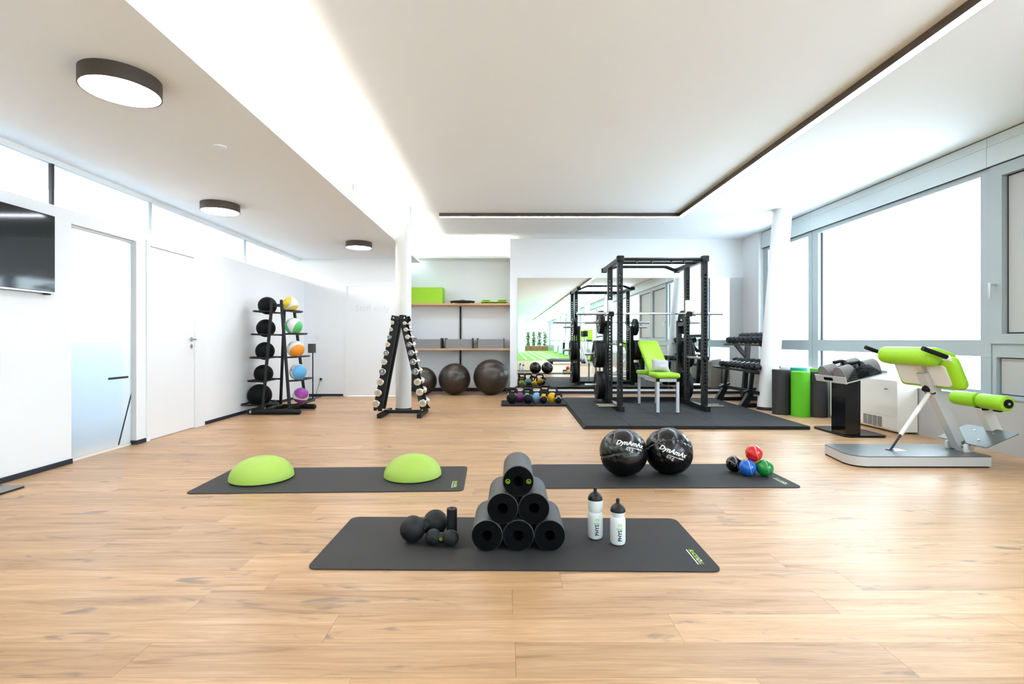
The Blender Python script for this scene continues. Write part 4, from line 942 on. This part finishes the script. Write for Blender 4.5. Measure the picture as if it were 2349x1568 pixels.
rots = [(0, 0.8, 0.7), (0.15, 0.0, 0.1), (0.1, 0.1, -0.55), (0, -0.4, -0.6), (0, -1.1, -0.7)]
for i, z in enumerate(BT):
    tt = (z-0.07)/1.48; yf = 6.80+0.06*tt; yr = 7.34-0.09*tt
    for side, xb_, xt, lst in ((-1, -3.335, -3.235, LB), (1, -2.965, -3.105, RBx)):
        xp = px_(tt, xb_, xt); cx = (lst[i][0]-1161.5)*7.05/1140; r = lst[i][1]
        xo = cx+side*r*0.98; zi = z+(0.0 if side < 0 else 0.01)
        B().tube([(xp, yf+0.01, zi), (xo-side*0.03, yf+0.01, zi+0.006), (xo, yf+0.05, zi+0.008), (xo, yr-0.05, zi+0.008), (xo-side*0.03, yr-0.01, zi+0.006), (xp, yr-0.01, zi)], 0.0125, 8).build('ball_tray', 'black', br, world=True)
        B().tube([(xp+side*0.05, yf+0.01, zi), (xp+side*0.05, yr-0.01, zi)], 0.010, 8).build('tray_bar', 'black', br, world=True)
        hw = min(abs(xo-xp-side*0.05)/2, r*0.8); zc = z+0.012+math.sqrt(max(r*r-hw*hw, 0.2*r*r))+0.006
        if side < 0:
            o = thing('slam_ball', f'black ball on the left of the ball rack, {ORD[i]} from the top', 'ball', (cx, 7.05, zc-r), 0, 'black balls on the ball rack')
            B().sphere((0, 0, r), r, 36, 20).build('ball', 'slam', o)
        else:
            nm, hx = cols[i]; o = thing('medicine_ball', f'white and {nm} medicine ball on the right of the ball rack', 'ball', (cx, 7.05, zc-r), 0, 'coloured balls on the ball rack')
            b_ = B().sphere((0, 0, 0), r, 40, 24).build('ball', two_tone_ball('two_tone_'+nm, hx), o); b_.location = (0, 0, r); b_.rotation_euler = rots[i]
            dg_ = str((1, 2, 3, 4, 5)[i]); rr = r+0.0006; Mo = T((0, 0, r)) @ R(-0.5, 'Z') @ R((-0.55, -0.6, -0.6, -0.3, 0.55)[i], 'X') @ R(-0.3, 'Y')
            B().text((dg_, 0, 0, 1.0), 0.045, Mo, (0.5, 0.5), mapf=lambda u, v: (rr*math.sin(u/rr)*math.cos(v/rr), -rr*math.cos(u/rr)*math.cos(v/rr), rr*math.sin(v/rr))).build('numeral', 'gasket', o, flip=False)
B().text(('SQ', 0, 0.02, 1.0), 0.028, T((-3.47, 6.7615, 0.025)) @ R(PI/2, 'X') @ R(PI/2, 'Z'), (0, 0)).build('emblem', 'white', br, smooth=False, world=True, flip=False)

# ================================================================ CHROME DUMBBELL TREE
tr = thing('dumbbell_tree', 'black A frame dumbbell tree in front of the round column', 'dumbbell rack', (-1.41, 6.8, 0))
f = lambda p, Y: (p-1161.5)*Y/1140
DL = [(362, 180, 28), (342, 272, 30), (318, 378, 33), (295, 480, 37), (272, 598, 40), (245, 722, 44), (220, 858, 48), (192, 1002, 50), (160, 1152, 52), (130, 1302, 54)]
DR = [(527, 185, 27), (543, 275, 30), (567, 375, 33), (588, 482, 37), (616, 598, 40), (643, 722, 44), (676, 858, 46), (704, 1002, 50), (735, 1142, 52), (775, 1297, 54)]
def ppos(cx, cy_, Y): return (f(840+cx/6.03, Y), 1.025-(710+cy_/6.03-779)*Y/1140)
for y in (6.66, 6.90):
    # two toothed side plates of sheet steel per end
    for pts_in, side in ((DL, -1), (DR, 1)):
        inner0 = ppos(450, 105, 6.66); outer = []
        top = ppos(450+side*(-0), 90, 6.66)
        poly = [ppos(455, 92, 6.66), ppos(455+side*100, 75, 6.66), ppos(455+side*118, 140, 6.66)]
        for k, (cx, cy_, rr) in enumerate(pts_in):
            X, Z = ppos(cx, cy_, 6.62); r = rr/6.03*6.62/1140*0.55
            ex, ez = ppos(cx, cy_, 6.66)
            poly += [(ex+side*r*0.55, ez+r*1.15), (ex-side*r*0.25, ez+r*0.35), (ex-side*r*0.1, ez-r*0.75), (ex+side*r*1.0, ez-r*1.2)]
        bo = ppos(455+side*(352 if side < 0 else 395), 1395, 6.66); bi = ppos(455+side*(245 if side < 0 else 300), 1405, 6.66)
        poly += [bo, bi, ppos(455, 118, 6.66)]
        B().prism(poly if side < 0 else poly[::-1], -0.0025, 0.0025, T((0, y, 0)) @ R(PI/2, 'X')).build('side_plate', 'black', tr, smooth=False, world=True)
        o2, i2 = bo, bi
        B().bar((ppos(455, 118, 6.66)[0]+side*0.004, y+(0.02 if y < 6.8 else -0.02), ppos(455, 118, 6.66)[1]), (bi[0]+side*0.004, y+(0.02 if y < 6.8 else -0.02), bi[1]), 0.04, 0.004, up=(1, 0, 0)).build('flange', 'black', tr, smooth=False, world=True)
        if y < 6.8:
            for q in (ppos(455+side*75, 112, 6.66), ppos(455+side*(300 if side < 0 else 322), 1388, 6.66)): B().cyl((q[0], y-0.008, q[1]), (q[0], y-0.002, q[1]), 0.009, seg=12).build('bolt', 'chrome', tr, world=True)
for x in (-1.66, -1.14):
    B().bar((x, 6.48, 0.028), (x, 7.10, 0.028), 0.055, 0.055).build('foot', 'black', tr, smooth=False, world=True)
B().bar((-1.66, 6.76, 0.05), (-1.14, 6.76, 0.05), 0.045, 0.045).build('cross_bar', 'black', tr, smooth=False, world=True)
B().bar((-1.41, 6.66, 1.345), (-1.41, 6.90, 1.345), 0.05, 0.03).build('top_bar', 'black', tr, smooth=False, world=True)
M['capgrey'] = mat('dumbbell_end_grey', '#777a7e', 0.35, metal=0.5, var=0.05); M['capreflect'] = mat('dumbbell_end_warm_reflection', '#c9b8a4', 0.3, metal=0.5, var=0.04)  # end tones paint room reflections onto the discs; grey also colours numerals
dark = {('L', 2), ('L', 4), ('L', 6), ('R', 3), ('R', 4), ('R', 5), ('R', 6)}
for sd_, lst in (('L', DL), ('R', DR)):
    for k, (cx, cy_, rr) in enumerate(lst):
        r = rr/6.03*6.60/1140; X, Z = ppos(cx, cy_, 6.60); hl = 0.045+0.002*k; a, b = 6.60, 6.90+hl
        o = thing('chrome_dumbbell', f'chrome dumbbell on the {"left" if sd_ == "L" else "right"} side of the dumbbell tree, {ORD[k]} from the top', 'dumbbell', (X, 6.78, Z-r), 0, 'chrome dumbbells on the tree')
        for y0 in (a, b-hl):
            B().lathe([(0, 0), (r*0.80, 0), (r*0.92, 0.004), (r, 0.012), (r, hl-0.014), (r*0.8, hl-0.004), (r*0.4, hl), (0, hl)] if y0 == a else [(0, 0), (r*0.4, 0), (r*0.8, 0.004), (r, 0.014), (r, hl-0.012), (r*0.92, hl-0.004), (r*0.80, hl), (0, hl)], 24, T((X, y0, Z)) @ R(-PI/2, 'X')).build('head', 'chrome', o, world=True)
        B().cyl((X, a+hl*0.9, Z), (X, b-hl*0.9, Z), min(0.0145, r*0.55), seg=14).build('handle', 'chrome', o, world=True)
        ed_ = B().cyl((X, a-0.0012, Z), (X, a+0.001, Z), r*0.84, seg=24).build('end_disc', 'capgrey' if (sd_, k) in dark else 'capreflect', o, world=True)
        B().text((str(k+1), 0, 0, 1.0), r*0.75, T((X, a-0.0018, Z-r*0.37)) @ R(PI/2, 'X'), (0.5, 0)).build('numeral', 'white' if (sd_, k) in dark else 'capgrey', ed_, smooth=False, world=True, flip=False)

# ================================================================ SPEAKERS, TV, SOCKETS
def speaker(x, y, rz, l1):
    st = thing('speaker', l1, 'speaker', (x, y, 0), rz, 'slim stand speakers')
    B().prism(rrect(0.25, 0.32, 0.03, 4), 0.004, 0.014).build('base_plate', 'gloss', st)
    B().cyl((0, 0.04, 0.014), (0, 0.04, 0.795), 0.0105, seg=12).build('pole', 'black', st)
    B().prism(rrect(0.119, 0.119, 0.035, 6), 0.795, 0.945).build('grille', 'disc', st, ang=50)
    B().prism(rrect(0.116, 0.116, 0.034, 6), 0.945, 0.955).build('top_panel', 'black', st, ang=50)
speaker(-3.435, 8.78, 0.0, 'black speaker on a slim stand beside the staff wall')
speaker(-3.462, 3.30, 0.0, 'black speaker on a slim stand cut by the left edge')
sk = thing('wall_socket', 'white wall socket with a black plug by the speaker', 'socket', (-3.43+0.15, 9.06, 0.30))
B().rbox(0.08, 0.012, 0.08, 0.004, 2, T((-3.40+0.03, 9.054, 0.31))).build('cover_plate', 'door', sk, world=True)
pg_ = B().cyl((-3.37, 9.05, 0.31), (-3.37, 9.01, 0.31), 0.018, seg=14).build('plug', 'blackm', sk, world=True)
B().tube([(-3.37, 9.015, 0.30), (-3.40, 9.00, 0.20), (-3.42, 8.97, 0.10), (-3.42, 8.92, 0.02)], 0.004, 6).build('cable', 'blackm', pg_, world=True)
lsw = tag(B().rbox(0.08, 0.010, 0.08, 0.003, 2).build('light_switch', 'door'), 'white light switch on the staff wall', 'light switch'); lsw.location = (-3.42, 9.055, 1.09)
tv = thing('television', 'black flat television mounted on the left wall', 'television', tuple(LM((0.05, 3.37, 1.386))), TH)
B().box(-0.045, 0, -0.55, 0.55, 0, 0.611).build('housing', 'black', tv, smooth=False)
B().box(0, 0.004, -0.545, 0.545, 0.016, 0.605).build('screen', 'screen', tv, smooth=False)
B().box(0, 0.008, -0.55, 0.55, 0, 0.012).build('bottom_bezel', 'steel', tv, smooth=False)
B().box(-0.02, 0.004, 0.47, 0.51, -0.012, 0).build('sensor', 'blackm', tv, smooth=False)

# ================================================================ SHELVES AND WHAT STANDS ON THEM
def shelf(z1, label):
    o = B().box(-1.915, 0.065, 9.50, 9.895, z1-0.035, z1).bevel(0.002, 1).build('shelf', 'oak'); return tag(o, label, 'shelf')
shelf(1.725, 'upper oak shelf in the alcove'); shelf(0.862, 'lower oak shelf in the alcove')
tag(B().box(-0.925, -0.895, 9.865, 9.90, 0.07, 1.69).build('shelf_rail', 'black', smooth=False), 'black vertical rail behind the alcove shelves', 'shelf rail')
o = tag(B().box(-1.90, -1.222, 9.515, 9.87, 1.7255, 2.03).bevel(0.02, 3).build('foam_block', 'limebox'), 'lime green foam block on the upper shelf', 'foam block')
bd = thing('balance_board', 'dark round balance board on the upper shelf', 'balance board', (-0.85, 9.645, 1.7255))
B().lathe([(0, 0.018), (0.19, 0.022), (0.24, 0.034), (0.245, 0.044), (0.235, 0.050), (0.12, 0.060), (0, 0.062)], 48).build('disc', 'disc', bd)
B().lathe([(0, 0.060), (0.042, 0.060), (0.042, 0.078), (0.036, 0.082), (0, 0.082)], 24).build('knob', 'greyurethane', bd)
for a in (0.0, PI/2, PI, 1.5*PI): B().cyl((0.21*math.cos(a), 0.10*math.sin(a)*2, 0), (0.21*math.cos(a), 0.10*math.sin(a)*2, 0.034), 0.018, seg=12).build('foot', 'blackm', bd)
lb = thing('step_board', 'lime coordination board with two raised pads on the upper shelf', 'balance board', (-0.235, 9.68, 1.7255))
B().rbox(0.52, 0.26, 0.02, 0.008, 2, T((0, 0, 0.03))).build('board', 'limebox', lb)
for x in (-0.16, 0.15):
    pd_ = B().cyl((x, 0, 0.056), (x, 0, 0.072), 0.085, seg=28).build('pad', 'limebox', lb); B().cyl((x, 0, 0.04), (x, 0, 0.056), 0.07, seg=28).build('pad_neck', 'blackm', pd_)
for x in (-0.22, -0.15, 0.02, 0.20): B().box(x-0.03, x+0.03, -0.11, 0.11, 0, 0.02).build('foot', 'blackm', lb, smooth=False)
def felt_box(x0, x1, label):
    o = thing('felt_box', label, 'storage box', ((x0+x1)/2, 9.68, 0.8625), 0, 'grey felt boxes on the lower shelf'); w2 = (x1-x0)/2
    B().box(-w2+0.02, w2-0.02, -0.165, -0.155, 0, 0.175).build('front_panel', 'felt', o, smooth=False)
    B().box(-w2+0.02, w2-0.02, 0.155, 0.165, 0, 0.175).build('back_panel', 'felt', o, smooth=False)
    B().box(-w2+0.02, w2-0.02, -0.155, 0.155, 0, 0.01).build('bottom', 'felt', o, smooth=False)
    for s in (-1, 1):
        ep_ = B().box(min(s*w2, s*(w2-0.018)), max(s*w2, s*(w2-0.018)), -0.17, 0.17, 0, 0.195).build('end_panel', 'darkfelt', o, smooth=False)
        B().rbox(0.004, 0.09, 0.025, 0.001, 1, T((s*(w2+0.001), 0, 0.15))).build('handle_slot', 'blackm', ep_, smooth=False)
felt_box(-1.79, -1.245, 'left grey felt storage box behind the dumbbell tree'); felt_box(-1.18, -0.645, 'middle grey felt storage box on the lower shelf'); felt_box(-0.563, -0.04, 'right grey felt storage box on the lower shelf')
for x, r, l in ((-1.56, 0.262, 'smallest anthracite gym ball behind the dumbbell tree'), (-0.968, 0.298, 'middle anthracite gym ball under the shelf'), (-0.283, 0.335, 'largest anthracite gym ball next to the mirror wall')):
    o = thing('gym_ball', l, 'gym ball', (x, 9.29, 0), 0, 'gym balls under the shelves')
    B().sphere((0, 0, r*0.985), r, 56, 32, sc3=(1, 1, 0.985)).build('ball', 'gymball', o)
    B().cyl((r*0.3, -r*0.93, r*0.70), (r*0.3, -r*0.955, r*0.69), 0.012, seg=12).build('plug', 'black', o)

# ================================================================ THINGS OF THE HALL BEHIND THE CAMERA (seen in the mirror)
tm = thing('treadmill', 'grey treadmill deck in the hall seen in the mirror', 'treadmill', (2.6, -2.3, 0))
B().rbox(1.7, 0.75, 0.12, 0.03, 2, T((0, 0, 0.16))).build('deck', 'plate', tm); B().box(-0.75, 0.75, -0.24, 0.24, 0.221, 0.226).build('belt', 'blackm', tm, smooth=False)
for x in (-0.7, 0.7): B().box(x-0.06, x+0.06, -0.34, 0.34, 0, 0.10).build('foot', 'blackm', tm, smooth=False)
for y in (-0.34, 0.34): B().bar((0.6, y, 0.2), (0.75, y, 1.2), 0.06, 0.06).build('upright', 'silver', tm, smooth=False)
B().rbox(0.2, 0.78, 0.25, 0.04, 2, T((0.72, 0, 1.28))).build('console', 'blackm', tm)
ek = thing('exercise_bike', 'silver exercise bike with large flywheel seen in the mirror', 'exercise bike', (3.2, -0.8, 0), 0.4)
B().lathe([(0, -0.03), (0.29, -0.03), (0.30, -0.02), (0.30, 0.02), (0.29, 0.03), (0, 0.03)], 40, T((0.38, 0, 0.42)) @ R(PI/2, 'X')).build('flywheel', 'steel', ek)
B().bar((-0.45, 0, 0.05), (0.55, 0, 0.05), 0.08, 0.06).bar((-0.45, -0.25, 0.03), (-0.45, 0.25, 0.03), 0.06, 0.06).bar((0.55, -0.25, 0.03), (0.55, 0.25, 0.03), 0.06, 0.06).build('base', 'silver', ek, smooth=False)
B().bar((0.0, 0, 0.05), (-0.28, 0, 0.98), 0.07, 0.06).bar((0.05, 0, 0.3), (0.42, 0, 1.12), 0.07, 0.06).build('frame', 'silver', ek, smooth=False)
B().rbox(0.27, 0.2, 0.07, 0.03, 3, T((-0.29, 0, 1.0))).build('saddle', 'lime', ek); B().tube([(0.60, -0.2, 1.18), (0.44, -0.18, 1.14), (0.42, 0, 1.13), (0.44, 0.18, 1.14), (0.60, 0.2, 1.18)], 0.016, 8).build('handlebar', 'blackm', ek)
for i, (x, y) in enumerate(((3.3, -4.2), (3.75, -4.0))):
    o = thing('high_stool', ('left', 'right')[i]+' lime backed stool with steel legs seen in the mirror', 'stool', (x, y, 0), 0.3, 'lime stools in the hall')
    B().rbox(0.42, 0.40, 0.06, 0.025, 2, T((0, 0, 0.98))).build('seat', 'blackm', o); B().rbox(0.40, 0.06, 0.50, 0.025, 2, T((0, -0.2, 1.26)) @ R(0.2, 'X')).build('backrest', 'lime', o)
    for sx in (-1, 1):
        for sy in (-1, 1): B().cyl((sx*0.2, sy*0.2, 0), (sx*0.1, sy*0.1, 0.96), 0.012, seg=8).build('leg', 'chrome', o)
for i, (x, y) in enumerate(((4.0, -8.4), (4.0, -11.3), (4.0, -14.6))):
    o = thing('planter', f'tall dark planter beside the hall windows, {ORD[i]} from the camera', 'planter', (x, y, 0), 0, 'hall planters')
    B().lathe([(0, 0), (0.17, 0), (0.21, 0.85), (0.19, 0.85), (0.18, 0.80), (0, 0.80)], 28).build('pot', 'blackm', o)
for i, x in enumerate((1.5, 2.02, 2.54, 3.06, 3.58)):
    o = thing('plant_box', f'leafy hedge plant at the far end of the hall, {ORD[i]} from the pier', 'plant', (x, -27, 0), 0, 'hedge plants at the hall end')
    B().box(-0.25, 0.25, -0.2, 0.2, 0, 0.45).build('planter_box', 'terra', o, smooth=False)
    b = B()
    for k in range(160):
        p = Vector((random.uniform(-0.11, 0.11), random.uniform(-0.12, 0.12), random.uniform(0.45, 1.7))); d = Vector((random.uniform(-1, 1), random.uniform(-1, 1), random.uniform(-0.3, 1))).normalized(); q = d.orthogonal().normalized()*0.035
        b._add([p, p+d*0.09+q, p+d*0.2, p+d*0.09-q], [(0, 1, 2, 3)])
    b.build('foliage', 'leaf', o, smooth=False)['kind'] = 'stuff'
    B().cyl((0, 0, 0.4), (0, 0, 1.4), 0.02, seg=8).build('stem', 'terra', o)
